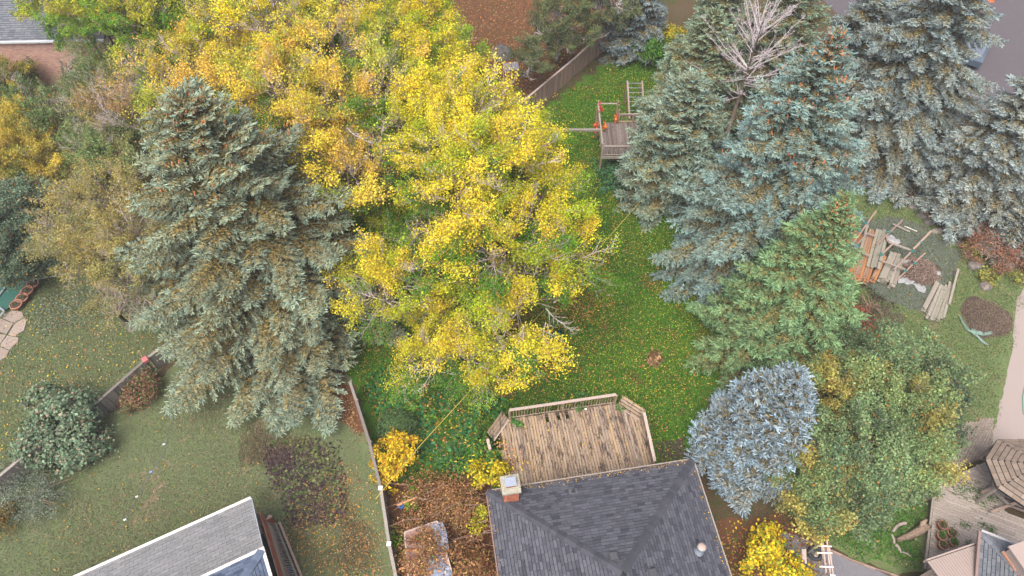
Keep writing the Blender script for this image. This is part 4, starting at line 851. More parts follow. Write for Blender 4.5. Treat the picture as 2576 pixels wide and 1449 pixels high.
# solid bench-like side panels on the cut corners
def side_panel(a, b, parent, h=.55, mat=DECKW):
    a = Vector((a.x, a.y, 0)); b = Vector((b.x, b.y, 0)); d = (b - a).normalized(); nrm = Vector((-d.y, d.x, 0)); c0 = Vector((0, 3, 0))
    if nrm.dot((TL + BR) / 2 - a) > 0: nrm = -nrm
    for k in range(4): z = ZD + .06 + k * .145; o = nrm * (.02 + k * .10); brd('panel_board', Vector((a.x, a.y, z)) + o, Vector((b.x, b.y, z)) + o, .13, .025, mat, parent, (nrm * .55 + Vector((0, 0, -.8))).normalized() if False else (Vector((0,0,1)) * .62 - nrm * .78).normalized())
    brd('panel_rail', Vector((a.x, a.y, ZD + .02)) - nrm * .03, Vector((b.x, b.y, ZD + .02)) - nrm * .03, .05, .05, RAILW, parent)
side_panel(dk(1815,275), dk(2105,462), deck); side_panel(dk(430,452), dk(240,720), deck)
q0, q1 = dk(165,700,1.5), dk(195,830,1.5); brd('rail_cap', q0, q1, .14, .04, RAILW, deck); 
for q in (q0, q1): brd('railing_post', (q.x, q.y, 0), (q.x, q.y, 1.48), .08, .08, DECKW, deck, Vector((1,0,0)))
litter('fallen_leaves', [(1262,1100),(1240,1130),(1262,1195),(1300,1220),(1345,1200),(1280,1130)], 150, .10, [(3, ORG), (3, (.42,.2,.15)), (2, YEL), (1, BRN)], seed=31, z=1.22)
litter('fallen_leaves', [(1270,1060),(1540,1010),(1620,1060),(1640,1160),(1320,1220),(1280,1130)], 160, .07, [(3, YEL), (3, BRN), (2, GRN)], seed=32, z=ZD + .015)
sm = MB(); 
p = dk(1412,318); m = MB(); m.lathe(p, [(0,.04),(.05,.035),(.07,.0)], 10); tag(m.build('white_cup', WHITE), 'small white cup left on the deck by the back railing', 'cup')
for (a_, n_, lab) in (((dk(470,440), dk(590,560)), 170, 'green creeper trailing onto the left end of the deck'), ((dk(1300,330), dk(1360,300)), 60, 'green creeper tuft at the middle of the deck railing'), ((dk(1800,300), dk(1900,330)), 50, 'green creeper tuft at the right end of the deck railing')):
    rng = np.random.default_rng(n_); tt = rng.random(n_)[:, None]; Pp = np.array(a_[0]) * (1 - tt) + np.array(a_[1]) * tt + rng.normal(0, .09, (n_, 3)) * np.array([1, 1, .4]) + np.array([0, 0, .1]); Pp[:, 2] = np.maximum(Pp[:, 2], ZD + .02)
    tag(mesh_obj('creeper', leaf_mesh('creeper', leaf_quads(Pp, np.array([0,0,1.]) + rng.normal(0,.5,(n_,3)), .10*rng.uniform(.7,1.2,n_), .7), pick_cols(n_, [(2, (.05,.17,.03)), (1, (.10,.24,.04))], rng))), lab, 'creeper')

# ------------------------------------------------------------------ play platform by the spruce
ZP = 1.35; F0 = at(1513, 392, ZP); px, py = F0.x, F0.y; wx = 3.2; F1 = at(1520, 308, ZP); dy = F1.y - py
play = thing('play_platform', 'raised timber play platform half hidden by the spruce, with a beam and railings', 'play structure', (px, py, 0))
k = 0; x = px + .08
while x < px + wx:
    brd('floor_board', (x, py + .02, ZP - .02), (x, py + dy * (1 if x > px + .5 else .72), ZP - .02), .13, .03, mat_play if 'mat_play' in globals() else globals().setdefault('mat_play', mat_piece('dark_play_wood', [(.10,.08,.075),(.16,.13,.115),(.21,.18,.16),(.13,.105,.10)], 30, (.05,.04,.04), 6, .55)), play); x += .145
RZ = ZP + .82
railing(play, Vector((px, py, 0)), Vector((px + wx, py, 0)), ZP, .82, 22, GREYW, GREYW, .12)
railing(play, Vector((px + .0, py, 0)), Vector((px, py + dy, 0)), ZP, .82, 2, GREYW, GREYW, .10, low=False)
railing(play, Vector((px + 1.35, py + dy, 0)), Vector((px + wx, py + dy, 0)), ZP, .70, 14, GREYW, FENCEW, .10)
for (x, y) in ((px, py), (px, py + dy), (px + 1.3, py + dy), (px + 1.3, py + dy + .9), (px, py + dy + .9), (px + wx, py)):
    brd('corner_post', (x, y, 0), (x, y, RZ + .22), .10, .10, FENCEW, play, Vector((1,0,0)))
brd('rail_cap', (px, py + dy + .9, RZ), (px + 1.3, py + dy + .9, RZ), .12, .04, GREYW, play); brd('rail_cap', (px, py + dy, RZ), (px, py + dy + .9, RZ), .10, .04, GREYW, play)
for z in (ZP - .12,): brd('front_beam', (px - .05, py - .03, z), (px + wx, py - .03, z), .05, .18, GREYW, play)
s_end = at(1330, 327, RZ - .1); brd('swing_beam', (px, s_end.y, RZ - .1), (s_end.x, s_end.y, RZ - .1), .16, .12, GREYW, play)
for sgn in (-1, 1): brd('beam_leg', (s_end.x, s_end.y, RZ - .1), (s_end.x - .2, s_end.y + sgn * .9, 0), .09, .09, GREYW, play)
for k in range(9): brd('lower_board', (px + 1.0 + .145 * k, py - 1.3, .12), (px + 1.0 + .145 * k, py + .2, .12), .13, .03, mat_play, play)
rng = np.random.default_rng(5)
for (c, n_, pal, lab) in ((Vector((px + .12, py + dy + .5, RZ - .05)), 45, [(3, (.62,.02,.04)), (1, (.5,.04,.03))], 'scarlet creeper on the far corner post of the play platform'), (Vector((px - .18, py + dy * .8, ZP + .1)), 60, [(3, (.58,.06,.03)), (2, (.6,.16,.04))], 'red creeper hanging down the left side of the play platform'), (Vector((px + .3, py + dy * .75, ZP + .25)), 50, [(3, (.62,.22,.04)), (1, (.5,.10,.03))], 'orange creeper inside the left railing of the play platform'), (Vector((px + 1.25, py + dy + .05, ZP + .3)), 70, [(2, (.6,.16,.04))], 'orange creeper on the inner post of the play platform')):
    Pp = np.array(c) + rng.normal(0, 1, (n_, 3)) * np.array([.08, .16, .2]); tag(mesh_obj('creeper', leaf_mesh('creeper', leaf_quads(Pp, np.array([0,-.5,1.]) + rng.normal(0,.5,(n_,3)), .13*rng.uniform(.7,1.2,n_), .8), pick_cols(n_, pal, rng))), lab, 'creeper')
# climbing frame behind it
a_ = at(1578, 205, 2.3); fr_ = thing('climbing_frame', 'wooden climbing frame with silver rungs behind the play platform spruce', 'climbing frame', (a_.x, a_.y, 0))
for xo in (0, 1.0):
    brd('leg', (a_.x + xo, a_.y, 2.35), (a_.x + xo + .05, a_.y + .35, 0), .09, .09, FENCEW, fr_); brd('leg', (a_.x + xo, a_.y, 2.35), (a_.x + xo + .35, a_.y - 1.1, 0), .09, .09, RAILW, fr_)
for k in range(8):
    f = .06 + k * .12; p = Vector((a_.x + .35 * f, a_.y - 1.1 * f, 2.35 * (1 - f))); m = MB(); m.tube([p, p + Vector((1.0, 0, 0))], .022, 6); m.build('rung', GALV, fr_)

# ------------------------------------------------------------------ overhead cord
a_, m_, c_ = at(1612, 505, 2.2), at(1060, 1117, 3.4), at(945, 1255, 3.2); m = MB()
m.tube([lerp(a_, m_, q) - Vector((0, 0, .5 * 4 * q * (1 - q) * .3)) for q in np.linspace(0, 1, 14)] + [c_], .014, 5)
tag(m.build('washing_line', mat_plain('yellow_cord', (.52,.42,.08))), 'long yellow cord stretched diagonally across the green lawn', 'cord')

# ------------------------------------------------------------------ grey-roofed house, lower left
Z1 = 2.7; a = at(200, 1449, Z1); b = at(632, 1255, Z1); d = (b - a).normalized(); nr = Vector((d.y, -d.x, 0)); a = a - d * 6
PW = 2.75; Z2 = 3.45; t1 = b + nr * PW; t1.z = Z2; t0 = a + nr * PW; t0.z = Z2
lh = thing('house', 'house at lower left with a light grey shingled lean-to roof and a brick side wall', 'house', ((a + t1) / 2 * 1.0).xy.to_3d())
m = MB(); 
for q in ([a, b, t1, t0], [a - Vector((0,0,.12)), b - Vector((0,0,.12)), t1 - Vector((0,0,.12)), t0 - Vector((0,0,.12))]): m.poly([p - Vector((0,0,.02)) for p in q])
rf = m.build('roof', ROOFD, lh); lay_shingles(rf, roof_plane(a, b, t0, t1, SHGREY, 0, rf, wd=(.33, .332), name='regular'), 280)
m = MB(); m.beam(a - nr * .05, b - nr * .05 , .11, .10); m.beam(a - nr*.05 + Vector((0,0,.03)), b - nr*.05 + Vector((0,0,.03)), .06, .12); m.build('gutter', WHITE, rf)
m = MB(); m.beam(b + Vector((0,0,.0)) + d * .03, t1 + d * .03, .03, .14); m.build('rake_trim', mat_plain('grey_rake', (.33,.36,.40)), rf)
# upper dark roof
e0 = t0 + nr * .02 + Vector((0, 0, .28)); e1 = t1 + nr * .02 + Vector((0, 0, .28)); L2 = 10; apx = e1 + nr * 4 - d * 4; apx.z = e1.z + 1.6; e2 = e1 + nr * 8
apx0 = e0 + nr * 4; apx0.z = apx.z
m = MB(); m.poly([e0, e1, apx, apx0]); m.poly([e1, e2, apx]); m.poly([e0 - Vector((0,0,.15)), e1 - Vector((0,0,.15)), e2 - Vector((0,0,.15)), e0 + nr*8 - Vector((0,0,.15))]); rf2 = m.build('roof', ROOFD, lh)
lay_shingles(rf2, roof_plane(e0, e1, apx0, apx, SHBLUE, 0, rf2) + roof_plane(e1, e2, apx, apx, SHBLUE, 0, rf2), 200); hip_caps(rf2, e1 + Vector((0,0,.02)), apx, SHBLUE)
m = MB(); m.beam(e0 - nr * .05 - Vector((0,0,.04)), e1 - nr * .05 + d*.12 - Vector((0,0,.04)), .14, .12); m.beam(e1 + d * .05 - Vector((0,0,.04)), e2 + d * .05 - Vector((0,0,.04)), .14, .12); m.build('gutter', WHITE, rf2)
m = MB(); wl = []
wa = b + nr * .7 + d * .16; wb_ = b + nr * 14 + d * .16
m.poly([(wa.x, wa.y, 0), (wb_.x, wb_.y, 0), (wb_.x, wb_.y, 3.3), (wa.x, wa.y, 2.75)]); wc = wa - d * 14; m.poly([(wa.x, wa.y, 0), (wc.x, wc.y, 0), (wc.x, wc.y, 2.7), (wa.x, wa.y, 2.7)]); wl = m.build('wall', MORTAR, lh)
k = 0
for row in range(12):
    z = 2.62 - row * .076; y = .0
    while y < 4.0 and k < 290:
        c = wa + nr * (y + .1 + (.1 if row % 2 else 0)) + d * .012; M = Matrix(((nr.x*.19, d.x*.03, 0, c.x), (nr.y*.19, d.y*.03, 0, c.y), (0, 0, .064, z), (0, 0, 0, 1))); link('brick', unit_cube(BRICK), wl, M); y += .2; k += 1
# side stair rail next to it
p0 = at(655, 1310, 1.25); p1 = at(722, 1480, 1.25); sr = thing('side_railing', 'grey timber walkway with a slatted railing beside the lower left brick wall', 'railing', (p0.x, p0.y, 0))
dr = (p1 - p0).normalized(); pn = Vector((-dr.y, dr.x, 0)); pn = pn if pn.x > 0 else -pn
brd('rail_cap', p0, p1 + dr * 3, .14, .04, GREYW, sr); q0 = p0 + pn * .42 - Vector((0,0,.95)); q1 = p1 + dr * 3 + pn * .42 - Vector((0,0,.95)); brd('lower_rail', q0, q1, .09, .05, GREYW, sr)
nb_ = int((q1 - q0).length / .12)
for i in range(nb_): f = (i + .5) / nb_; brd('slat', lerp(p0, p1 + dr * 3, f) - Vector((0,0,.05)) + pn * .03, lerp(q0, q1, f) - pn*.03, .04, .03, GREYW, sr, dr)
brd('kerb_board', q0 + pn * .16 + Vector((0,0,-.2)), q1 + pn * .16 + Vector((0,0,-.2)), .10, .10, mat_plain('pink_timber', (.36,.25,.20)), sr); brd('walk_board', p0 - pn * .25 - Vector((0,0,.9)), p1 + dr*3 - pn * .25 - Vector((0,0,.9)), .5, .04, mat_plain('dark_walk', (.05,.05,.055)), sr)
brd('end_panel', p0 - Vector((0,0,.7)) - pn * .3, p0 - Vector((0,0,.7)) + pn * .45, .03, .9, BRICK, sr)
m = MB(); c = at(650, 1319, 1.4); m.tube([c + Vector((.17 * math.cos(q), .17 * math.sin(q), 0)) for q in np.linspace(0, 5.4, 18)], .02, 6); tag(m.build('hose_coil', WHITE), 'white hose loop hanging by the corner of the lower left brick wall', 'hose')
for (u, v, lab) in ((725, 1432, 'small blue plastic toy beside the lower left walkway, upper one'), (738, 1440, 'small blue plastic toy beside the lower left walkway, lower one')):
    c = at(u, v); m = MB()
    for k in range(5): q = c + Vector((.07 * math.cos(k * 1.25), .07 * math.sin(k * 1.25), 0)); m.lathe(q, [(.0,.09),(.035,.07),(.045,.03),(.03,0)], 8)
    tag(m.build('blue_toy', mat_plain('blue_plastic', (.02,.22,.55), .4)), lab, 'toy')
c = at(678, 1307); m = MB(); m.box(c + Vector((0,0,.06)), Vector((.2,.98,0)), Vector((.98,-.2,0)), Vector((0,0,1)), .17, .10, .06); tag(m.build('paving_brick', mat_plain('pink_block', (.42,.30,.25))), 'loose pinkish block on the dirt by the lower left house corner', 'block')

# ------------------------------------------------------------------ brick house, top left
ZH = 5.0; a = at(-500, 114, ZH); b = at(262, 100, ZH); d = (b - a).normalized(); nr = Vector((-d.y, d.x, 0)); W8 = 7
t0 = a + nr * W8; t1 = b + nr * W8; t0.z = t1.z = ZH + 2.6
th_ = thing('house', 'house at top left with a pink brick wall and dark grey shingled roof', 'house', (b.x, b.y, 0))
m = MB(); m.poly([a, b, t1, t0]); m.poly([p + Vector((0,0,-.15)) for p in (a, b, t1, t0)]); rf = m.build('roof', ROOFD, th_)
lay_shingles(rf, [q for q in roof_plane(a, b, t0, t1, SHMID, 0, rf, wd=(.3, .42), ex=.17)], 280)
m = MB(); m.beam(a - nr * .08, b - nr * .08, .14, .12); m.build('gutter', mat_plain('grey_gutter', (.48,.52,.55), .5), rf)
BW = mat_piece('pink_brick', [(.44,.27,.22),(.52,.34,.27),(.48,.30,.24),(.38,.23,.19),(.55,.38,.32)], 30, None)
m = MB(); wa, wb_ = a + nr * .12, b + nr * .12 - d * .3
m.poly([(wa.x, wa.y, 0), (wb_.x, wb_.y, 0), (wb_.x, wb_.y, ZH - .1), (wa.x, wa.y, ZH - .1)]); we = wb_ + nr * 7; m.poly([(wb_.x, wb_.y, 0), (we.x, we.y, 0), (we.x, we.y, ZH), (wb_.x, wb_.y, ZH)]); wl = m.build('wall', mat_plain('pale_mortar', (.38,.27,.24)), th_)
m = MB(); Lw = (wb_ - wa).length; x_from = Lw - 12
for row in range(60):
    z = .06 + row * .082
    if z > ZH - .15: break
    x = x_from + (.11 if row % 2 else 0)
    while x < Lw - .1:
        c = wa + d * (x + .1) - nr * .008; m.box((c.x, c.y, z), d, nr, Vector((0,0,1)), .103, .015, .036); x += .222
o = m.build('brick_courses', BW, wl); o['kind'] = 'stuff'

# ------------------------------------------------------------------ lower right: deck, pots, gazebo, house corner
def rk(cx, cy, z=0): return at(2280.8 + .2407 * cx, 1100.1 + .2407 * cy, z)     # positions read from an enlarged detail
ZR = .55; rd = thing('wooden_deck', 'silvery grey timber deck at the lower right with potted plants on it', 'deck', rk(300, 520, 0))
G0, G1, G2 = rk(295,515,ZR), rk(200,1370,ZR), rk(1230,880,ZR); bd = (rk(1050,790,ZR) - rk(310,515,ZR)).normalized(); bn = Vector((bd.y, -bd.x, 0)); o0 = rk(310, 515, ZR)
GDECK = mat_piece('silver_deck_wood', [(0.258,0.224,0.198),(0.318,0.275,0.241),(0.284,0.249,0.215),(0.353,0.310,0.275),(0.241,0.215,0.181)], 26, (0.120,0.103,0.095), 4, .62)
le0, le1 = loc = (rk(300,515,ZR), rk(215,1380,ZR))
for i in range(40):
    s = i * .145; st = o0 + bn * (s + .07); # start on the left edge line
    dl = (le1 - le0); den = bd.x * dl.y - bd.y * dl.x; tt = ((le0.x - st.x) * dl.y - (le0.y - st.y) * dl.x) / den; p = st + bd * tt
    L = 6.5; q = p + bd * L; cuts = [0, rr(1.2, 3), rr(3.4, 5), L]
    for c0, c1 in zip(cuts, cuts[1:]): brd('deck_board', p + bd * (c0 + .004), p + bd * (c1 - .004), .132, .03, GDECK, rd)
for i in range(17):
    s = i * .145; st = o0 - bn * (s + .09); top_a, top_b = rk(310,505,ZR), rk(830,270,ZR); dl = top_b - top_a; den = bd.x * dl.y - bd.y * dl.x; tt = ((top_a.x - st.x) * dl.y - (top_a.y - st.y) * dl.x) / den; p = st + bd * tt; q = st + bd * 2.95
    if (q - p).dot(bd) > .2: brd('deck_board', p, q, .132, .03, GDECK, rd)
brd('edge_board', rk(290,510,ZR+.03), rk(190,1380,ZR+.03), .10, .05, GDECK, rd); brd('edge_board', rk(290,505,ZR+.03), rk(830,268,ZR+.03), .09, .05, GDECK, rd); brd('edge_board', rk(380,480,ZR+.025), rk(1050,790,ZR+.025), .06, .04, GDECK, rd)
brd('skirt_board', rk(290,510,ZR-.25), rk(190,1380,ZR-.25), .03, .5, GREYW, rd); brd('skirt_board', rk(290,505,ZR-.25), rk(830,268,ZR-.25), .03, .5, GREYW, rd)
m = MB()
for i in range(9): a_ = o0 + bd * (2.95 + .02) - bn * (.4 + i * .2); m.beam(a_, a_ + bd * 2.6, .12, .04)
tag(m.build('bare_joists', mat_plain('dark_old_joist', (.17,.13,.11))), 'stripped brown joists where the right deck has lost its boards', 'joists')
for (a_, b_, lab) in (((730,290),(830,375),'short pale plank on the edge of the stripped joists'), ((925,265),(895,515),'long pale plank standing out across the stripped joists'), ((885,540),(1090,725),'diagonal grey plank below the stripped joists'), ((975,510),(1080,545),'short pale board under the gazebo corner'), ((1030,240),(880,300),'brown beam end by the gazebo roof'), ((940,375),(1005,385),'stub of pale timber left of the gazebo roof'), ((1220,660),(880,780),'long brown beam under the gazebo corner'), ((1020,470),(780,580),'brown beam along the stripped joists')):
    tag(brd('plank', rk(a_[0], a_[1], .85), rk(b_[0], b_[1], .85), .12, .06, GREYW if 'brown' not in lab else FENCEW, None), lab, 'plank', 'loose timbers round the gazebo')
POTS = [((345,925), 1.0, 'green and brown plant, top left pot of the five on the grey deck'), ((440,1005), .95, 'dry brown plant, top right pot of the five on the grey deck'), ((335,1035), 1.0, 'leafy green plant, middle left pot of the five on the grey deck'), ((460,1105), .95, 'bright green plant, lower right pot of the five on the grey deck'), ((352,1135), 1.0, 'sparse brownish plant, lowest pot of the five on the grey deck')]
def flowerpot(c, r, h, label, plant, group):
    t = thing('plant_pot', label, 'plant pot', c, group); m = MB(); m.lathe(c, [(0,0),(r*.68,0),(r*.92,h*.82),(r,h*.82),(r,h),(r*.86,h),(r*.84,h*.8)], 24); m.build('pot', TERRA, t, True)
    m = MB(); m.lathe(c, [(r*.85,h*.84),(r*.4,h*.9),(0,h*.88)], 16); m.build('soil', SOILM, t, True)
    if plant:
        rng = np.random.default_rng(int(c[0] * 100) % 1000); n_ = plant[0]; Pp = np.array(c) + np.array([0, 0, h]) + rng.normal(0, 1, (n_, 3)) * np.array([r * .42, r * .42, .07]) + np.array([0,0,.04])
        mesh_obj('plant', leaf_mesh('plant', leaf_quads(Pp, np.array([0,0,1.]) + rng.normal(0,.6,(n_,3)), .085*rng.uniform(.6,1.2,n_), .5), pick_cols(n_, plant[1], rng)), t)
for (cx, cy), s_, lab in POTS:
    g = [(3, (.07,.17,.03)), (2, (.12,.24,.04))] if 'green' in lab and 'brown' not in lab else [(2, (.12,.16,.05)), (2, (.24,.15,.09)), (1, (.08,.17,.04))]
    flowerpot(rk(cx, cy + 12, ZR + .016), .215 * s_, .34, 'terracotta pot, ' + lab.replace(' on the grey deck', ''), (150, g), 'pots on the grey deck')
for (u, v, lab) in ((600,918,'small green weed growing between boards of the grey deck, leftmost of three'), (785,925,'largest green weed growing between boards of the grey deck'), (885,975,'green weed growing between deck boards nearest the right house'), (650,1120,'flat brownish weed on the grey deck beside the pink wall'), (600,540,'green ivy patch on the upper part of the grey deck'), (800,640,'grey-green ivy patch near the stripped joists')):
    c = rk(u, v, ZR); n_ = 60 if u not in (600, 800) or v > 900 else 240; rng = np.random.default_rng(u); sp = .14 if n_ == 60 else .42; Pp = np.array(c) + rng.normal(0, 1, (n_, 3)) * np.array([sp, sp * .6, .03]) + np.array([0, 0, .07]); Pp[:, 2] = np.maximum(Pp[:, 2], ZR + .02)
    tag(mesh_obj('deck_weed', leaf_mesh('deck_weed', leaf_quads(Pp, np.array([0,0,1.]) + rng.normal(0,.6,(n_,3)), .10*rng.uniform(.6,1.2,n_), .45), pick_cols(n_, [(2, (.07,.17,.04)), (2, (.12,.19,.08))], rng))), lab, 'weed')
# gazebo roof
ctr = rk(1330, 330, 3.0); gz = thing('gazebo', 'gazebo with a brown eight-sided shingled roof at the right edge', 'gazebo', (ctr.x, ctr.y, 0)); RG = 1.75; pts = [Vector((ctr.x + RG * math.cos(R(22.5 + 45 * k)), ctr.y + RG * math.sin(R(22.5 + 45 * k)), 2.5)) for k in range(8)]; tp = Vector((ctr.x, ctr.y, 3.5))
m = MB(); [m.poly([pts[k], pts[(k+1) % 8], tp]) for k in range(8)]; m.poly([p - Vector((0,0,.1)) for p in pts]); rf = m.build('roof', ROOFD, gz); its = []
for k in range(8): its += roof_plane(pts[k], pts[(k+1) % 8], tp, tp, SHBROWN, 0, rf, ex=.22, wd=(.3, .36))
lay_shingles(rf, its, 290)
for p in pts[::2]: brd('post', (p.x * .93 + ctr.x * .07, p.y * .93 + ctr.y * .07, 0), (p.x * .93 + ctr.x * .07, p.y * .93 + ctr.y * .07, 2.45), .1, .1, GREYW, gz, Vector((1,0,0)))
# house corner: siding wall with a roof
ZS = 3.2; w0 = rk(225, 1290, 3.0); w1 = rk(770, 1120, 3.0); 
rh = thing('house', 'house at the lower right corner with pinkish siding and a grey shingled roof', 'house', (w1.x, w1.y, 0))
e0 = rk(775, 990, ZS); e1 = rk(740, 1449, ZS); dE = (e1 - e0).normalized(); e1 = e0 + dE * 7; pr = Vector((-dE.y, dE.x, 0)); pr = pr if pr.x > 0 else -pr
f1 = e0 + pr * 7.4; ap = e0 + pr * 3.7 + dE * 3.7 + Vector((0,0,1.6)); ap2 = e0 + pr * 3.7 + dE * 7 + Vector((0,0,1.6))
m = MB(); m.poly([e0, e1, ap2, ap]); m.poly([e0, f1, ap]); rf = m.build('roof', ROOFD, rh); lay_shingles(rf, roof_plane(e0, e1, ap, ap2, SHMID, 0, rf) + roof_plane(e0, f1, ap, ap, SHMID, 0, rf), 285); hip_caps(rf, e0 + Vector((0,0,.01)), ap, SHMID)
m = MB(); m.beam(e0 - pr * .06, e1 - pr * .06, .10, .12); m.build('gutter', mat_plain('brown_gutter', (.22,.15,.13)), rf); m = MB(); m.beam(e0 - dE * .06, f1 - dE * .06, .10, .12); m.build('gutter', mat_plain('pale_gutter', (.36,.36,.36)), rf)
# siding: vertical boards on the wall facing the deck
sa = rk(215, 1310, 1.2); sb = e0 - dE * .05 + Vector((0,0,-.1)); m = MB(); lft = rk(140, 1449, 2.4)
sgd = (rk(770,1110,2.9) - rk(215,1300,2.9)); sL = sgd.length; sgd.normalize(); nS = int(sL / .12); w0 = rk(215, 1300, 2.9); inn = Vector((sgd.y, -sgd.x, 0))
roofm = mat_plain('siding_groove', (.26,.19,.165)); m.poly([w0, w0 + sgd * sL, w0 + sgd * sL + inn * 5 + Vector((0,0,.9)), w0 + inn * 5 + Vector((0,0,.9))]); pan = m.build('siding', roofm, rh)
for i in range(nS): p = w0 + sgd * (.06 + i * .12) + Vector((0,0,.012)); brd('siding_strip', p, p + inn * 5 + Vector((0,0,.9)), .105, .02, SIDING, pan, (Vector((0,0,1)) - inn * .18).normalized())
brd('fascia', w0 - inn * .06 - Vector((0,0,.12)), w0 + sgd * sL - inn * .06 - Vector((0,0,.12)), .06, .34, SIDING, rh)
m = MB(); q = [w0 + inn * .3, w0 + sgd * sL + inn * .3]; m.poly([(q[0].x, q[0].y, 0), (q[1].x, q[1].y, 0), (q[1].x, q[1].y, 2.8), (q[0].x, q[0].y, 2.8)]); m.build('wall', SIDING, rh)
# dormer box
d0 = rk(980, 1100, 3.9); m = MB(); X_ = sgd; Y_ = inn; m.box(d0 + X_ * 1.1 + Y_ * .9 - Vector((0,0,.4)), X_, Y_, Vector((0,0,1)), 1.1, .55, .75); dm = m.build('dormer', SIDING, rh)
m = MB(); m.box(d0 + X_ * 1.1 + Y_ * .9 + Vector((0,0,.39)), X_, Y_, Vector((0,0,1)), 1.2, .65, .04); m.build('dormer_roof', SIDING, dm); m = MB(); m.beam(d0 + Y_ * 1.6 - Vector((0,0,.2)), d0 + X_ * 2.2 + Y_ * 1.6 - Vector((0,0,.2)), .12, .1); m.beam(d0 + Y_ * .3 - Vector((0,0,.2)), d0 + Y_ * 1.65 - Vector((0,0,.2)), .1, .1); m.build('copper_flashing', mat_plain('copper_flashing', (.42,.21,.13), .5), dm)

# log, edging logs, stump stones, brick patio
t = thing('fallen_log', 'gnarled grey-brown log lying against the grey deck edge', 'log', rk(60, 1010, 0)); m = MB()
m.tube([rk(-110,1075,.12), rk(30,1030,.2), rk(140,970,.3), rk(200,925,.5), rk(255,945,.62)], [.10,.16,.20,.22,.10], 9); m.tube([rk(170,950,.35), rk(165,895,.6), rk(215,860,.75)], [.14,.12,.06], 7); m.tube([rk(60,1015,.2), rk(100,1075,.1)], [.08,.03], 6); m.build('log_body', mat_piece('gnarled_bark', [(.27,.20,.15),(.34,.26,.20)], 12, (.12,.09,.07), 6, .5, bmp=1), t, True)
def zk(cx, cy, z=0): return at(2012.4 + .11107 * cx, 1287.9 + .11107 * cy, z)
for (a_, b_, r_, lab) in (((2390,250),(2220,300),.085,'curved grey branch, uppermost of the ring edging the lower right grass'), ((2200,310),(2095,450),.075,'grey branch at the bend of the ring edging the lower right grass'), ((2075,500),(2140,720),.06,'grey branch on the left side of the ring edging the lower right grass'), ((2175,740),(2290,930),.075,'thick grey branch at the bottom of the ring edging the lower right grass'), ((2310,900),(2520,1010),.04,'thin stick continuing the ring edging the lower right grass')):
    m = MB(); p, q = zk(*a_, .06), zk(*b_, .06); m.tube([p, lerp(p, q, .5) + Vector((.02, .02, .02)), q], [r_, r_ * .9, r_ * .8], 7); tag(m.build('edging_branch', mat_plain('grey_branch', (.33,.27,.25))) if 'grey_branch' not in MATS else m.build('edging_branch', MATS['grey_branch']), lab, 'branch', 'branches edging the lower right grass')
m = MB(); m.tube([zk(830,430,.1), zk(1000,350,.14), zk(1180,290,.1)], [.12,.11,.05], 7); tag(m.build('driftwood', MATS['grey_branch']), 'short split log in the grass below the green-orange maple', 'log')
m = MB(); m.tube([zk(1480,650,.04), zk(1525,560,.06)], [.035,.03], 6); tag(m.build('stick', MATS['grey_branch']), 'tiny pinkish stick alone in the lower right grass', 'stick')
t = thing('landscape_edging', 'weathered timber edging along the blue-grey gravel', 'edging', zk(1000, 1000))
EP = [(0,590),(200,680),(420,770),(780,910),(940,980),(1160,1090),(1450,1200),(1700,1290),(2050,1400),(2350,1520)]
for a_, b_ in zip(EP, EP[1:]): brd('edging_board', zk(*a_, .09), zk(*b_, .09), .05, .16, FENCEW, t)
# trellis and tyre
tr_ = thing('trellis', 'pale grey wooden trellis standing over the tyre at the bottom', 'trellis', zk(560, 1449, 0)); base_ = zk(640, 1900, 0)
TU = zk(500, 640, 1.9); TD = zk(575, 1380, 1.9)
for (u0, u1, v0, v1) in ((475,530,640,1060),(510,590,630,1380),(610,690,640,1449),(660,760,800,1500)):
    brd('upright', zk(u0, v0, 1.9), zk(u1, v1, 1.7), .06, .05, RAILW, tr_)
for v_, u0, u1 in ((770,390,720),(925,390,730),(1240,440,760),(1430,680,800)): brd('crossbar', zk(u0, v_, 1.95), zk(u1, v_ + 10, 1.95), .05, .04, WHITE, tr_)
for (u, v) in ((500,650),(690,1430),(580,1370)): p = zk(u, v, 1.9); brd('leg', (p.x, p.y, 0), (p.x, p.y, 1.9), .06, .06, GREYW, tr_, Vector((1,0,0)))
for (u0, v0, u1, v1) in ((60,840,80,1080),(110,840,130,1170)): brd('upright', zk(u0, v0, 1.5), zk(u1, v1, 1.5), .09, .05, RAILW, tr_)
p = zk(345, 930, .1); m = MB(); m.lathe(p, [(.20,-.06),(.27,-.10),(.34,-.06),(.36,0),(.34,.07),(.27,.10),(.20,.07),(.19,0),(.20,-.06)], 28); ty = tag(m.build('tyre', BLACKM, None, True), 'black tyre lying flat on the gravel beside the trellis', 'tyre')
for (u, v, lab, cc_) in ((350,1000,'pale ring-shaped shell inside the black tyre',(.45,.38,.38)), (380,940,'tan dry gourd inside the black tyre',(.42,.30,.14))):
    m = MB(); m.lathe(zk(u, v, .06), [(.02,.10),(.07,.09),(.10,.03),(.08,0)], 12); tag(m.build('planter_ornament', mat_plain('ornament_' + str(u), cc_), None, True), lab, 'ornament')
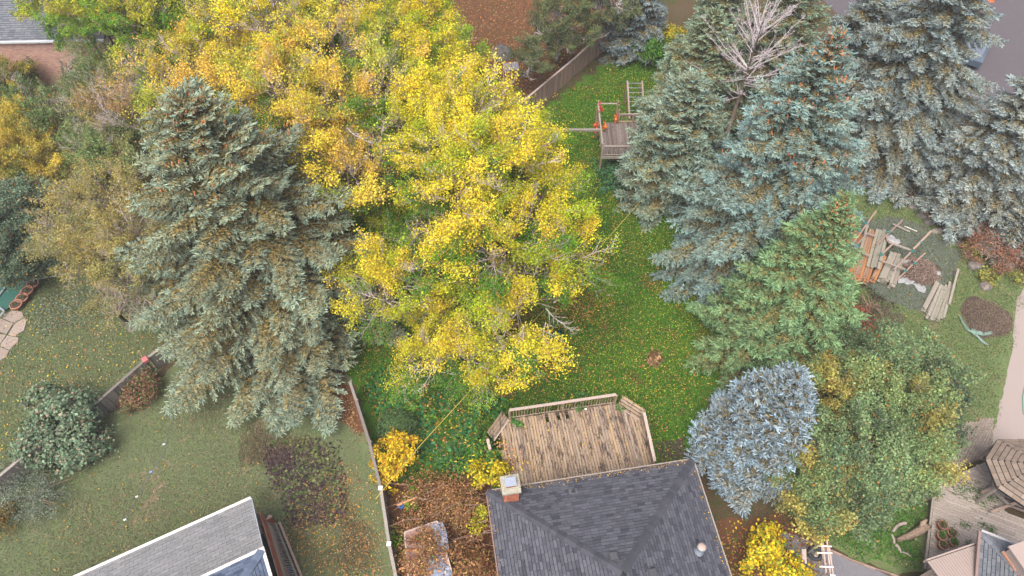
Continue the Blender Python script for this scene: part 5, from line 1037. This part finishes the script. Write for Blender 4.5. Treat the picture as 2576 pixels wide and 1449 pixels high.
# brick patio patch of separate pavers
t = thing('paver_patch', 'weedy grey-brown paver patch between the maple and the concrete path', 'paving', at(2430, 1100)); tag(t, kind='structure')
pv = [at(*q) for q in ((2365,1085),(2440,1062),(2500,1050),(2492,1145),(2440,1165),(2370,1180))]; pm = mat_piece('brown_paver', [(.24,.19,.16),(.29,.24,.20),(.21,.175,.15),(.26,.23,.18)], 40, (.12,.12,.07), 4, .58)
u1 = (at(2500,1050) - at(2440,1165)).normalized(); u2 = Vector((-u1.y, u1.x, 0)); c0 = at(2430, 1110); k = 0
for i in range(-14, 15):
    for j in range(-22, 23):
        c = c0 + u1 * (i * .215 + (.1 if j % 2 else 0)) + u2 * (j * .112)
        if inpoly(np.array([c.x]), np.array([c.y]), pv)[0] and k < 300: brd('paver', c + Vector((0,0,.03+rr(-.006,.006))) - u1 * .1, c + Vector((0,0,.03)) + u1 * .1, .1, .05, pm, t); k += 1
def stone(name, c, r, label, group=None, cat='stone', flat=.45, seed=0, mat=None, parent=None):
    rnd = random.Random(seed); m = MB(); n1, n2 = 10, 5; rows = []; ph = [rnd.uniform(0, 6) for _ in range(4)]; sx, sy = rnd.uniform(.85, 1.25), rnd.uniform(.75, 1.05); ra = rnd.uniform(0, 3)
    for i in range(n2 + 1):
        el = -.4 + (math.pi / 2 + .4) * i / n2
        for j in range(n1):
            a = 2 * math.pi * j / n1; q = r * (1 + .13 * math.sin(2 * a + ph[0]) + .09 * math.sin(3 * a + ph[1]) + .05 * math.sin(5 * a + ph[2])) * math.cos(el) ** .6 if i < n2 else .001
            x, y = sx * q * math.cos(a), sy * q * math.sin(a); m.v.append((c[0] + x * math.cos(ra) - y * math.sin(ra), c[1] + x * math.sin(ra) + y * math.cos(ra), c[2] + r * flat * math.sin(el) * (1 + .1 * math.sin(3 * a + ph[3]))))
    for i in range(n2):
        for j in range(n1): k = (j + 1) % n1; m.f.append((i*n1+j, i*n1+k, (i+1)*n1+k, (i+1)*n1+j)); m.r.append(rnd.random()*0+.3); m.m.append(0)
    o = m.build(name, mat or STONE, parent, True)
    return o if parent else tag(o, label, cat, group)
ST = [(2172,463,.34),(2228,478,.36),(2250,494,.30),(2272,510,.27),(2296,521,.33),(2318,541,.30),(2335,560,.34),(2358,582,.33),(2384,596,.37),(2415,612,.38),(2436,636,.40),(2452,668,.42),(2480,720,.42)]
nm = ['beneath the coned spruce boughs, first of the row', 'under the large turquoise coil', 'just right of the large turquoise coil', 'fourth from the upper end of the row', 'fifth from the upper end of the row', 'left of the fallen brown sticks', 'pointed one at the bend above the lumber', 'above the end of the timber frame', 'pale broad one right of the timber frame', 'beside the yellow-green weed clump', 'left of the rust-coloured bush', 'directly below the yellow-green weed clump', 'last of the row, beside the low yellow weeds']
for i, ((u, v, r_), q) in enumerate(zip(ST, nm)): stone('edging_stone', at(u, v, .03), r_, 'flat grey-brown stone ' + q, 'stones edging the right bed', seed=i, flat=.5)
stone('boulder', at(1262, 138, 0), .95, 'large dark layered boulder at the top beside the yellow maple', cat='boulder', seed=41, flat=.5, mat=mat_piece('dark_boulder', [(.10,.09,.085),(.13,.12,.11)], 7, (.05,.045,.04), 4, .5, bmp=1)); 
for (u, v, lab) in ((1277,172,'left half of the split grey slab below the boulder'), (1296,170,'right half of the split grey slab below the boulder')):
    c = at(u, v); m = MB(); m.box(c + Vector((0,0,.08)), Vector((1,.15,0)).normalized(), Vector((-.15,1,0)).normalized(), Vector((0,0,1)), .26, .45, .08); tag(m.build('stone_slab', mat_plain('slab_grey', (.19,.19,.21)) if 'slab_grey' not in MATS else MATS['slab_grey']), lab, 'slab', 'split grey slab')
c = at(2492, 561); m = MB(); m.box(c + Vector((0,0,.08)), Vector((1,-.35,0)).normalized(), Vector((.35,1,0)).normalized(), Vector((0,0,1)), .42, .26, .08); tag(m.build('stone_slab', mat_plain('light_slab', (.38,.35,.34), .8, 0, .35, 12)), 'pale speckled rectangular slab under the right-edge spruce', 'slab')
stone('boulder', rk(200,520,0), .42, 'rough lichen-grey rock at the corner of the grey deck', cat='rock', seed=51, flat=.7); stone('boulder', rk(235,620,0), .26, 'small rock beside the left edge of the grey deck', cat='rock', seed=52)
m = MB(); m.box((rk(300,430,.12) + rk(440,370,.12)) / 2, (rk(490,370,0) - rk(240,440,0)).normalized(), Vector((0,1,0)), Vector((0,0,1)), .95, .42, .12); tag(m.build('concrete_step', mat_plain('step_concrete', (.33,.28,.24), .9, 0, .2)), 'worn concrete step at the upper corner of the grey deck', 'step')

# coils
def coil(c, r, tube, turns, label, tiltv=(0, 0, 1), arc=2 * math.pi):
    m = MB()
    for k in range(turns):
        q = Vector(tiltv).to_track_quat('Z', 'Y'); m.tube([Vector(c) + q @ Vector((r * (1 - .04 * k) * math.cos(a), r * (1 - .04 * k) * .72 * math.sin(a), .03 * k)) for a in np.linspace(0, arc, 26)], tube, 6)
    tag(m.build('plastic_edging', mat_plain('turquoise_plastic', (.05,.26,.25), .5) if 'turquoise_plastic' not in MATS else MATS['turquoise_plastic'], None, True), label, 'plastic edging', 'turquoise plastic edging coils')
coil(at(2247,474,.3), .56, .028, 3, 'complete turquoise plastic coil on the stones, rightmost of the coils', (.1,-.2,1)); coil(at(2148,430,.3), .75, .03, 3, 'turquoise plastic band curling from under the coned spruce', (0,-.2,1), 4.4); coil(at(2200,465,.25), .35, .025, 2, 'small broken turquoise loop between the two larger ones', (.2,0,1), 3.6)
# sticks and posts lying by the stones
for (a_, b_, r_, lab) in (((2200,415),(2262,505),.05,'long reddish fallen branch above the turquoise coil'), ((2290,470),(2345,565),.045,'brown fallen pole beside the row of stones'), ((2265,460),(2330,540),.03,'thin brown stick beside the fallen pole'), ((2240,440),(2300,525),.03,'thin dark stick nearest the turquoise coil'), ((2350,535),(2410,590),.018,'very thin pale stick on the grass left of the pale slab'), ((2322,520),(2345,565),.04,'short brown branch stub over the stones')):
    m = MB(); p, q = at(*a_, .08), at(*b_, .06); m.tube([p, lerp(p, q, .5) + Vector((.05,.03,.04)), q], [r_, r_ * .8, r_ * .5], 6); tag(m.build('fallen_branch', TWIGB), lab, 'branch', 'sticks lying by the stones')

# ------------------------------------------------------------------ lumber stacks and timber frame
def lk(cx, cy, z=0): return at(2079.5 + .2223 * cx, 509.8 + .2223 * cy, z)
LUM = [mat_piece('orange_lumber', [(0.360,0.162,0.054),(0.297,0.135,0.063),(0.414,0.198,0.081),(0.243,0.126,0.072)], 28, (0.126,0.072,0.045), 5, .6), mat_piece('tan_lumber', [(0.306,0.198,0.126),(0.252,0.153,0.099),(0.342,0.234,0.162),(0.207,0.135,0.099)], 28, (0.108,0.072,0.054), 5, .6), mat_piece('mossy_lumber', [(0.225,0.211,0.162),(0.279,0.261,0.216),(0.198,0.189,0.149)], 28, (0.126,0.135,0.099), 5, .55)]
def stack(label, quads):
    t = None
    for (u0, v0, u1, v1, n_, lay, z0, mat, w_) in quads:
        p0, q0 = lk(u0, v0, z0), lk(u1, v1, z0); L = (q0 - p0)
        if t is None: t = thing('lumber_stack', label, 'lumber stack', (p0.x, p0.y, 0))
        d_ = L.normalized(); s_ = Vector((-d_.y, d_.x, 0)); s_ = s_ if s_.x > 0 else -s_
        for l_ in range(lay):
            for i in range(n_):
                jit = d_ * rr(-.18, .18); z = z0 - l_ * .055; off = s_ * (i * (w_ + .012) + rr(-.01, .01)); brd('plank', Vector((p0.x, p0.y, z)) + off + jit, Vector((q0.x, q0.y, z)) + off + jit + s_ * rr(-.03, .03), w_, .045, random.choice(mat) if l_ else mat[i % len(mat)], t)
    return t
stack('broad stack of orange and brown planks topped with mossy boards', [(330,330,190,820,7,6,.45,[LUM[0],LUM[1],LUM[0]],.135), (495,310,330,820,6,7,.50,[LUM[1],LUM[1],LUM[0]],.125), (580,300,470,725,4,1,.62,[LUM[2]],.17), (500,740,470,860,1,4,.45,[LUM[0]],.12)])
stack('smaller stack of silvery grey planks right of the orange ones', [(640,600,520,860,2,6,.36,[LUM[1],LUM[0]],.12), (740,560,610,850,3,6,.38,[LUM[2],GREYW],.18), (820,620,730,910,2,6,.34,[GREYW,LUM[2]],.17)])
stack('low bundle of grey split boards beside a long leaning plank', [(1240,900,1090,1200,7,3,.16,[LUM[2],GREYW],.12), (1290,940,1150,1290,4,3,.20,[LUM[2]],.15), (1400,900,1290,1270,2,2,.18,[GREYW,LUM[2]],.13)])
fr = thing('timber_frame', 'skeletal timber frame with turquoise straps laid over the lumber stacks', 'frame', lk(600, 500, 0))
for (a_, b_, w_, h_, z0, z1, mt) in (((560,95),(160,655),.09,.07,1.2,.75,FENCEW), ((460,350),(180,655),.08,.06,1.0,.72,OLDFENCE), ((465,250),(345,665),.12,.06,.9,.72,GREYW), ((440,340),(550,380),.10,.05,.8,.8,GREYW), ((310,540),(480,600),.10,.05,.8,.8,GREYW), ((700,445),(985,550),.12,.06,.8,.8,GREYW), ((600,650),(890,755),.10,.05,.75,.75,GREYW), ((760,455),(620,590),.09,.07,.85,.8,FENCEW), ((1185,320),(980,530),.11,.09,1.1,.9,FENCEW), ((970,545),(760,760),.09,.07,.85,.7,FENCEW), ((1115,570),(985,690),.07,.06,.8,.6,FENCEW), ((985,690),(760,910),.08,.06,.6,.3,FENCEW), ((860,200),(700,350),.08,.06,1.0,.8,FENCEW), ((700,350),(560,480),.07,.06,.8,.75,FENCEW), ((745,240),(940,330),.12,.05,.15,.1,GREYW), ((880,265),(1025,325),.04,.03,.06,.06,WHITE), ((1490,750),(1385,1150),.12,.06,.4,.3,GREYW), ((680,380),(690,440),.12,.05,.8,.8,FENCEW)):
    brd('beam', lk(*a_, z0), lk(*b_, z1), w_, h_, mt, fr)
for (u, v, z) in ((445,235,1.12),(355,485,.95),(285,548,.9),(620,585,.88),(1075,450,1.0),(970,545,.93),(1000,690,.7),(700,330,.9),(890,775,.5),(375,318,1.05)):
    p = lk(u, v, z); m = MB(); m.lathe(p, [(.075,-.04),(.085,0),(.075,.05)], 10); m.box(p, Vector((1,0,0)), Vector((0,1,0)), Vector((0,0,1)), .10, .035, .03); m.build('strap', mat_plain('teal_strap', (.03,.20,.19), .5) if 'teal_strap' not in MATS else MATS['teal_strap'], fr)
# heaps
def heap(name, label, cat, c, r, h, mat, n=7000, pal=None, sz=.06, seed=0, sx=1.0):
    rng = np.random.default_rng(seed); t = thing(name, label, cat, c); m = MB(); rings = 8; N_ = 24
    for i in range(rings + 1):
        f = i / rings
        for j in range(N_): a = 2 * math.pi * j / N_; q = r * (1 - f) * (1 + .10 * math.sin(3 * a + seed) + .06 * math.sin(5 * a)); m.v.append((c[0] + sx * q * math.cos(a), c[1] + q * math.sin(a), h * (1 - (1 - f) ** 2) + .01))
    for i in range(rings):
        for j in range(N_): k = (j + 1) % N_; m.f.append((i*N_+j, i*N_+k, (i+1)*N_+k, (i+1)*N_+j)); m.r.append(.5); m.m.append(0)
    m.build('heap_body', mat, t, True); a = rng.uniform(0, 2*np.pi, n); q = np.sqrt(rng.random(n)); Pp = np.stack([c[0] + sx * r * q * np.cos(a), c[1] + r * q * np.sin(a), h * (1 - q ** 2) + .03 + rng.random(n) * .03], 1)
    o = mesh_obj('chips', leaf_mesh('chips', leaf_quads(Pp, np.array([0,0,1.]) + rng.normal(0,.5,(n,3)), sz*rng.uniform(.6,1.3,n), .4, .05), pick_cols(n, pal, rng)), t); o['kind'] = 'stuff'; return t
heap('wood_chip_heap', 'heap of pale brown wood chips beside the timber frame', 'heap', lk(1050, 780, 0), 1.05, .35, SOILM, 5000, [(3, (.26,.19,.15)), (3, (.36,.27,.22)), (2, (.17,.12,.10))], .08, 1, 1.15)
heap('compost_heap', 'low brown compost heap with green sheeting at its edge, by the concrete path', 'heap', at(2480, 800), 1.35, .3, SOILM, 6000, [(3, (.20,.14,.105)), (3, (.27,.20,.15)), (1, (.10,.12,.05))], .06, 2)
def sheetpile(label, pts, z, mat, cat='sheeting', w=.35, seed=0, group=None):
    """crumpled sheet following a line"""
    rnd = random.Random(seed); P = [Vector(p) for p in pts]; rows = []; nw = 5
    m = MB(); segs = []
    for a, b in zip(P, P[1:]):
        k = max(2, int((b - a).length / .12)); segs += [lerp(a, b, i / k) for i in range(k)]
    segs.append(P[-1]); idx = []
    for i, p in enumerate(segs):
        d = (segs[min(i+1, len(segs)-1)] - segs[max(i-1, 0)]).normalized(); s_ = Vector((-d.y, d.x, 0)); row = []; ww = w * (rnd.uniform(.7, 1.15))
        for j in range(nw): f = j / (nw - 1) - .5; row.append(len(m.v)); q = p + s_ * (f * ww) + Vector((rnd.uniform(-.03,.03), rnd.uniform(-.03,.03), z + .10 * rnd.random() * (1 - abs(f)))); m.v.append(tuple(q))
        idx.append(row)
    for i in range(len(idx) - 1):
        for j in range(nw - 1): m.f.append((idx[i][j], idx[i][j+1], idx[i+1][j+1], idx[i+1][j])); m.r.append(.5); m.m.append(0)
    o = m.build('sheeting', mat, None); md = o.modifiers.new('thickness', 'SOLIDIFY'); md.thickness = .012
    return tag(o, label, cat, group)
PLAS = mat_plain('pale_plastic_sheet', (.27,.28,.28), .4, 0, .2); GSH = mat_plain('green_sheet', (.13,.21,.17), .5, 0, .3); BSH = mat_plain('blue_grey_tarp', (.17,.20,.27), .5, 0, .3, 6)
sheetpile('crumpled pale plastic sheet at the foot of the wood chip heap', [lk(800,870), lk(900,900), lk(1000,900), lk(1050,980), lk(1110,990)], .05, PLAS, w=.5, seed=2)
sheetpile('strip of grey plastic along the upper side of the wood chip heap', [lk(840,690), lk(960,690), lk(1130,770), lk(1270,830)], .15, PLAS, w=.28, seed=3)
sheetpile('pale plastic sheet caught between the lumber stacks', [lk(640,470), lk(690,520), lk(750,560)], .75, PLAS, w=.5, seed=4)
sheetpile('faded green sheeting along the lower edge of the compost heap', [at(2412,798), at(2430,830), at(2460,850), at(2480,870)], .06, GSH, w=.16, seed=5)
sheetpile('crumpled pale green sheeting below the compost heap', [at(2440,833), at(2465,842), at(2492,838)], .08, GSH, w=.3, seed=6)
m = MB(); m.tube([lk(110,330,.2), lk(180,350,.3), lk(320,350,.3)], [.05,.14,.10], 8); m.tube([lk(150,350,.25), lk(210,310,.4)], [.06,.03], 6); tag(m.build('driftwood', SILVER), 'bleached root lying left of the orange lumber stack', 'root')

# ------------------------------------------------------------------ side yard: shed roof, tarp, logs in the vines
a_, b_, c_, d_ = at(1018,1340,2.0), at(1100,1312,2.0), at(1145,1470,2.0), at(1030,1480,2.0); m = MB(); m.poly([a_, b_, c_, d_]); m.poly([p - Vector((0,0,.08)) for p in (a_, b_, c_, d_)])
sh = thing('shed', 'low shed with a flat pinkish board roof under the dry vines', 'shed', (a_.x, a_.y, 0)); m.build('roof', mat_plain('faded_shed_roof', (.30,.19,.16), .9, 0, .35, 10), sh)
for p, q in ((a_, b_), (d_, a_), (b_, c_)): brd('roof_edge', p + Vector((0,0,.02)), q + Vector((0,0,.02)), .07, .06, RAILW, sh)
m = MB()
for p, q in ((a_, b_), (b_, c_), (c_, d_), (d_, a_)): m.poly([(p.x, p.y, 0), (q.x, q.y, 0), (q.x, q.y, 1.9), (p.x, p.y, 1.9)])
m.build('wall', FENCEW, sh)
sheetpile('blue-grey tarp strip showing through the dry vines, upper piece', [at(1098,1318,2.0), at(1110,1350,2.0), at(1118,1385,2.0)], .06, BSH, 'tarp', .55, 7)
sheetpile('blue-grey tarp under the dry vines at the bottom edge', [at(1085,1405,2.0), at(1105,1430,2.0), at(1120,1470,2.0)], .06, BSH, 'tarp', .8, 8)
ORL = mat_plain('cut_orange_wood', (.50,.24,.10), .8, 0, .2)
for (p_, q_, r_, lab) in (((1000,1271,1.0),(1050,1250,1.6),.05,'cut pale branch end pointing at the boundary fence, highest of the cut branches'), ((1016,1384,2.1),(1060,1384,2.1),.055,'orange-brown cut log lying on the shed roof'), ((1004,1432,1.3),(1030,1424,1.7),.05,'short grey cut log below the orange one'), ((1024,1447,1.9),(1110,1436,2.1),.045,'long orange peeled branch near the bottom edge')):
    m = MB(); m.tube([at(*p_), at(*q_)], [r_, r_ * .8], 8); tag(m.build('cut_branch', ORL if 'orange' in lab or 'pale' in lab else GREYW, None, True), lab, 'branch', 'cut branches in the side yard')
m = MB()
for i in range(60):
    u, v = rr(1000, 1225), rr(1225, 1449); a_ = at(u, v, rr(.6, 1.7)); ang = rr(-.6, .6) + (math.pi if random.random() < .3 else 0); L = rr(.8, 2.4); d_ = Vector((math.cos(ang), math.sin(ang) * .7, 0)); m.tube([a_, a_ + d_ * L * .5 + Vector((0, rr(-.1,.2), rr(.05,.3))), a_ + d_ * L + Vector((0,rr(-.2,.2),rr(-.2,.2)))], [.018,.013,.006], 4, cap=False)
m.tube([at(970,1215,.6), at(1080,1225,.8), at(1150,1240,.9), at(1230,1260,1.2)], [.03,.03,.02,.01], 5); m.tube([at(1060,1222,.7), at(1130,1212,.6), at(1200,1200,.5)], [.03,.02,.01], 5)
tag(m.build('vine_stems', mat_plain('vine_brown', (.27,.17,.13))), 'tangle of long brown vine stems lying over the side yard', 'vines')
rng = np.random.default_rng(3); c = at(1010, 1275, .8); m = MB(); m.lathe(c, [(0,0),(.12,.02),(.14,.2),(.1,.2)], 10); tag(m.build('blue_bucket', mat_plain('blue_bucket', (.02,.13,.40), .4)), 'small blue bucket half buried in the vines by the boundary fence', 'bucket')

# ------------------------------------------------------------------ left edge: pots, pond cover, flagstones, odds and ends
for i, (u, v, lab) in enumerate(((84,712,'terracotta pot of bare soil, furthest of the row of four at the left edge'), (62,726,'terracotta pot, second from the top of the row of four'), (50,741,'terracotta pot, third from the top of the row of four'), (38,757,'terracotta pot of dry stems, nearest of the row of four'))):
    c = at(*(u * 1.1 if False else u, v, .0)); c = at((168 + [160*2.05, 160*1.42, 82, 0][0] * 0 + [490,405,325,235][i]) * .1666 if False else [490,405,325,235][i] / 4.027 * .6708, (1040 + [85,190,300,402][i] / 4.027) * .6708, .35)
    flowerpot(Vector((c.x, c.y, 0)), .34, .35, lab, (70, [(2, (.13,.15,.07)), (1, (.2,.14,.09))]), 'terracotta pots at the left edge')
def fk(cx, cy, z=0): return at(cx / 4.027 * .6708, (1040 + cy / 4.027) * .6708, z)
pc = thing('pond_cover', 'dark green mesh cover in a grey metal frame at the left edge', 'pond cover', fk(-100, 300)); m = MB(); m.poly([fk(-400,500,.2), fk(55,505,.2), fk(160,440,.2), fk(330,220,.2), fk(430,80,.2), fk(300,-60,.2), fk(-400,-60,.2)]); m.build('mesh', mat_plain('green_mesh', (.015,.085,.065), .8, 0, .35, 20), pc)
for (a_, b_) in (((0,250),(180,20)), ((0,60),(105,120)), ((-10,455),(60,510)), ((60,510),(-10,600)), ((-200,520),(0,250))): brd('frame_bar', fk(*a_, .28), fk(*b_, .28), .10, .05, mat_plain('grey_bar', (.38,.42,.44), .4, .5) if 'grey_bar' not in MATS else MATS['grey_bar'], pc)
fs = thing('flagstone_path', 'pinkish grey flagstones with mossy joints at the left edge', 'path', fk(50, 900)); tag(fs, kind='structure'); FLAG = mat_piece('flagstone', [(.27,.22,.19),(.31,.255,.22),(.24,.20,.175)], 20, (.17,.14,.11), 3, .6)
for q in ([(60,560),(190,500),(330,520),(360,600),(210,685),(40,620)], [(225,700),(370,610),(400,660),(360,800),(200,890),(120,865)], [(-120,640),(20,628),(200,695),(95,860),(-60,800)], [(-120,840),(90,870),(10,990),(-140,960)], [(110,880),(280,910),(270,970),(145,1095),(5,1035),(20,990)], [(-100,1050),(0,1050),(140,1105),(90,1200),(-20,1270),(-120,1200)]):
    m = MB(); top = [fk(a_, b_, .045) for a_, b_ in q]; m.poly(top); m.poly([p - Vector((0,0,.05)) for p in top])
    for i in range(len(top)): a_, b_ = top[i-1], top[i]; m.poly([a_, b_, b_ - Vector((0,0,.05)), a_ - Vector((0,0,.05))])
    m.r = [random.random()] * len(m.r); m.build('flagstone', FLAG, fs)
m = MB(); m.tube([fk(230,100,1.2), fk(500,40,1.3), fk(900,-30,1.4), fk(1400,-120,1.5)], .01, 4); tag(m.build('clothes_line', mat_plain('grey_cord', (.4,.4,.42))), 'thin grey line running over the terracotta pots', 'cord')
c = at(365, 905, 1.3); m = MB(); m.box(c, Vector((.75,.66,0)), Vector((.66,-.75,0)), Vector((0,0,1)), .13, .16, .08); tag(m.build('birdhouse', mat_plain('faded_red', (.42,.13,.13))), 'small faded red box fixed to the top of the weathered fence', 'box')
m = MB(); m.tube([at(445,1020,.03), at(425,1100,.02), at(405,1150,.03), at(385,1185,.02), at(345,1250,.02), at(315,1308,.02)], .012, 4); tag(m.build('blue_string', mat_plain('blue_grey_cord', (.15,.19,.23))), 'thin bluish cord lying on the dry left lawn', 'cord')
for (u, v, col, lab) in ((413,1118,(.55,.56,.58),'white scrap at the upper end of the bluish cord'), (380,1188,(.15,.35,.6),'pale blue scrap on the dry left lawn'), (345,1250,(.6,.52,.56),'pinkish white scrap on the dry left lawn'), (315,1308,(.58,.62,.66),'white scrap lowest on the dry left lawn')):
    c = at(u, v); m = MB(); m.box(c + Vector((0,0,.03)), Vector((.9,.4,0)).normalized(), Vector((-.4,.9,0)).normalized(), Vector((0,0,1)), .06, .035, .025); tag(m.build('litter_scrap', mat_plain('scrap_' + str(u), col)), lab, 'scrap', 'scraps on the dry left lawn')
m = MB(); m.tube([at(2580,960,.02), at(2572,1000,.02), at(2574,1040,.02), at(2590,1060,.02)], .025, 6); tag(m.build('garden_hose', mat_plain('green_hose', (.06,.20,.14), .5)), 'green garden hose on the concrete path at the right edge', 'hose')
# branch leaning at the left lawn under the spruce
m = MB(); p = at(335, 770, 0); m.tube([at(350,740,1.2), at(340,775,.7), at(325,790,.2), at(330,820,.05)], [.05,.04,.06,.02], 6); m.tube([at(325,790,.2), at(300,800,.1)], [.03,.01], 5); tag(m.build('dead_branch', TWIGB), 'dark dead branch under the left side of the sage spruce', 'branch')

# ------------------------------------------------------------------ street: cone and car behind the spruces
c = at(2491, 2, 0); tc = thing('traffic_cone', 'orange traffic cone with dark bands on the street', 'traffic cone', c); m = MB(); m.lathe(c, [(.02,.75),(.05,.74),(.11,.45)], 16); m.lathe(c, [(.135,.33),(.20,.05)], 16); m.box(c + Vector((0,0,.025)), Vector((1,0,0)), Vector((0,1,0)), Vector((0,0,1)), .24, .24, .025); m.build('cone_body', mat_plain('cone_orange', (.75,.14,.02), .5, 0, .1), tc, True); m = MB(); m.lathe(c, [(.112,.45),(.137,.33)], 16); m.build('band', BLACKM, tc, True)
c = at(2442, 135, 0); car = thing('parked_car', 'blue-grey car mostly hidden behind the spruce beside the street', 'car', c); fx = Vector((.55, .83, 0)).normalized(); fy = Vector((-fx.y, fx.x, 0))
def carshape(prof, hwid, name, mat, parent, inset=0):
    m = MB(); n = len(prof); L_ = [c + fx * x + fy * (-hwid + (inset if z > .9 else 0)) + Vector((0,0,z)) for x, z in prof]; R_ = [c + fx * x + fy * (hwid - (inset if z > .9 else 0)) + Vector((0,0,z)) for x, z in prof]
    for i in range(n): j = (i + 1) % n; m.poly([L_[i], L_[j], R_[j], R_[i]], .5)
    m.poly(L_, .5); m.poly(R_[::-1], .5); o = m.build(name, mat, parent); b_ = o.modifiers.new('bevel', 'BEVEL'); b_.width = .08; b_.segments = 3; return o
paint = mat_plain('blue_grey_paint', (.07,.10,.14), .6, 0, .05); glass = mat_plain('car_glass', (.02,.03,.04), .35)
carshape([(-2.1,.35),(-2.15,.85),(-1.7,.98),(-.9,1.02),(.9,1.0),(1.9,.85),(2.15,.6),(2.1,.3)], .88, 'body', paint, car); carshape([(-1.6,.97),(-1.0,1.42),(.35,1.44),(1.05,.98)], .76, 'cabin', paint, car, .12); carshape([(-1.45,1.02),(-1.0,1.36),(.33,1.38),(.92,1.02)], .775, 'window', glass, car, .12)
for x in (-1.3, 1.3):
    for s_ in (-1, 1): m = MB(); m.lathe(c + fx * x + fy * (.8 * s_) + Vector((0,0,.32)), [(0,-.09),(.2,-.1),(.32,-.09),(.33,0),(.32,.09),(.2,.1),(0,.09)], 20, axis=fy); m.build('wheel', BLACKM, car, True)

# ------------------------------------------------------------------ thin even haze, added to lift the blacks and soften contrast
hm = D.materials.new('added_haze'); hm.use_nodes = True; hm.node_tree.nodes.remove(hm.node_tree.nodes['Principled BSDF']); pv_ = hm.node_tree.nodes.new('ShaderNodeVolumePrincipled'); pv_.inputs['Density'].default_value = .0007; pv_.inputs['Color'].default_value = (.95, .95, .95, 1)
hm.node_tree.links.new(pv_.outputs[0], hm.node_tree.nodes['Material Output'].inputs['Volume'])
m = MB(); m.box((0, 250, 17), Vector((1, 0, 0)), Vector((0, 1, 0)), Vector((0, 0, 1)), 450, 500, 18.5); tag(m.build('added_haze', hm), kind='stuff')
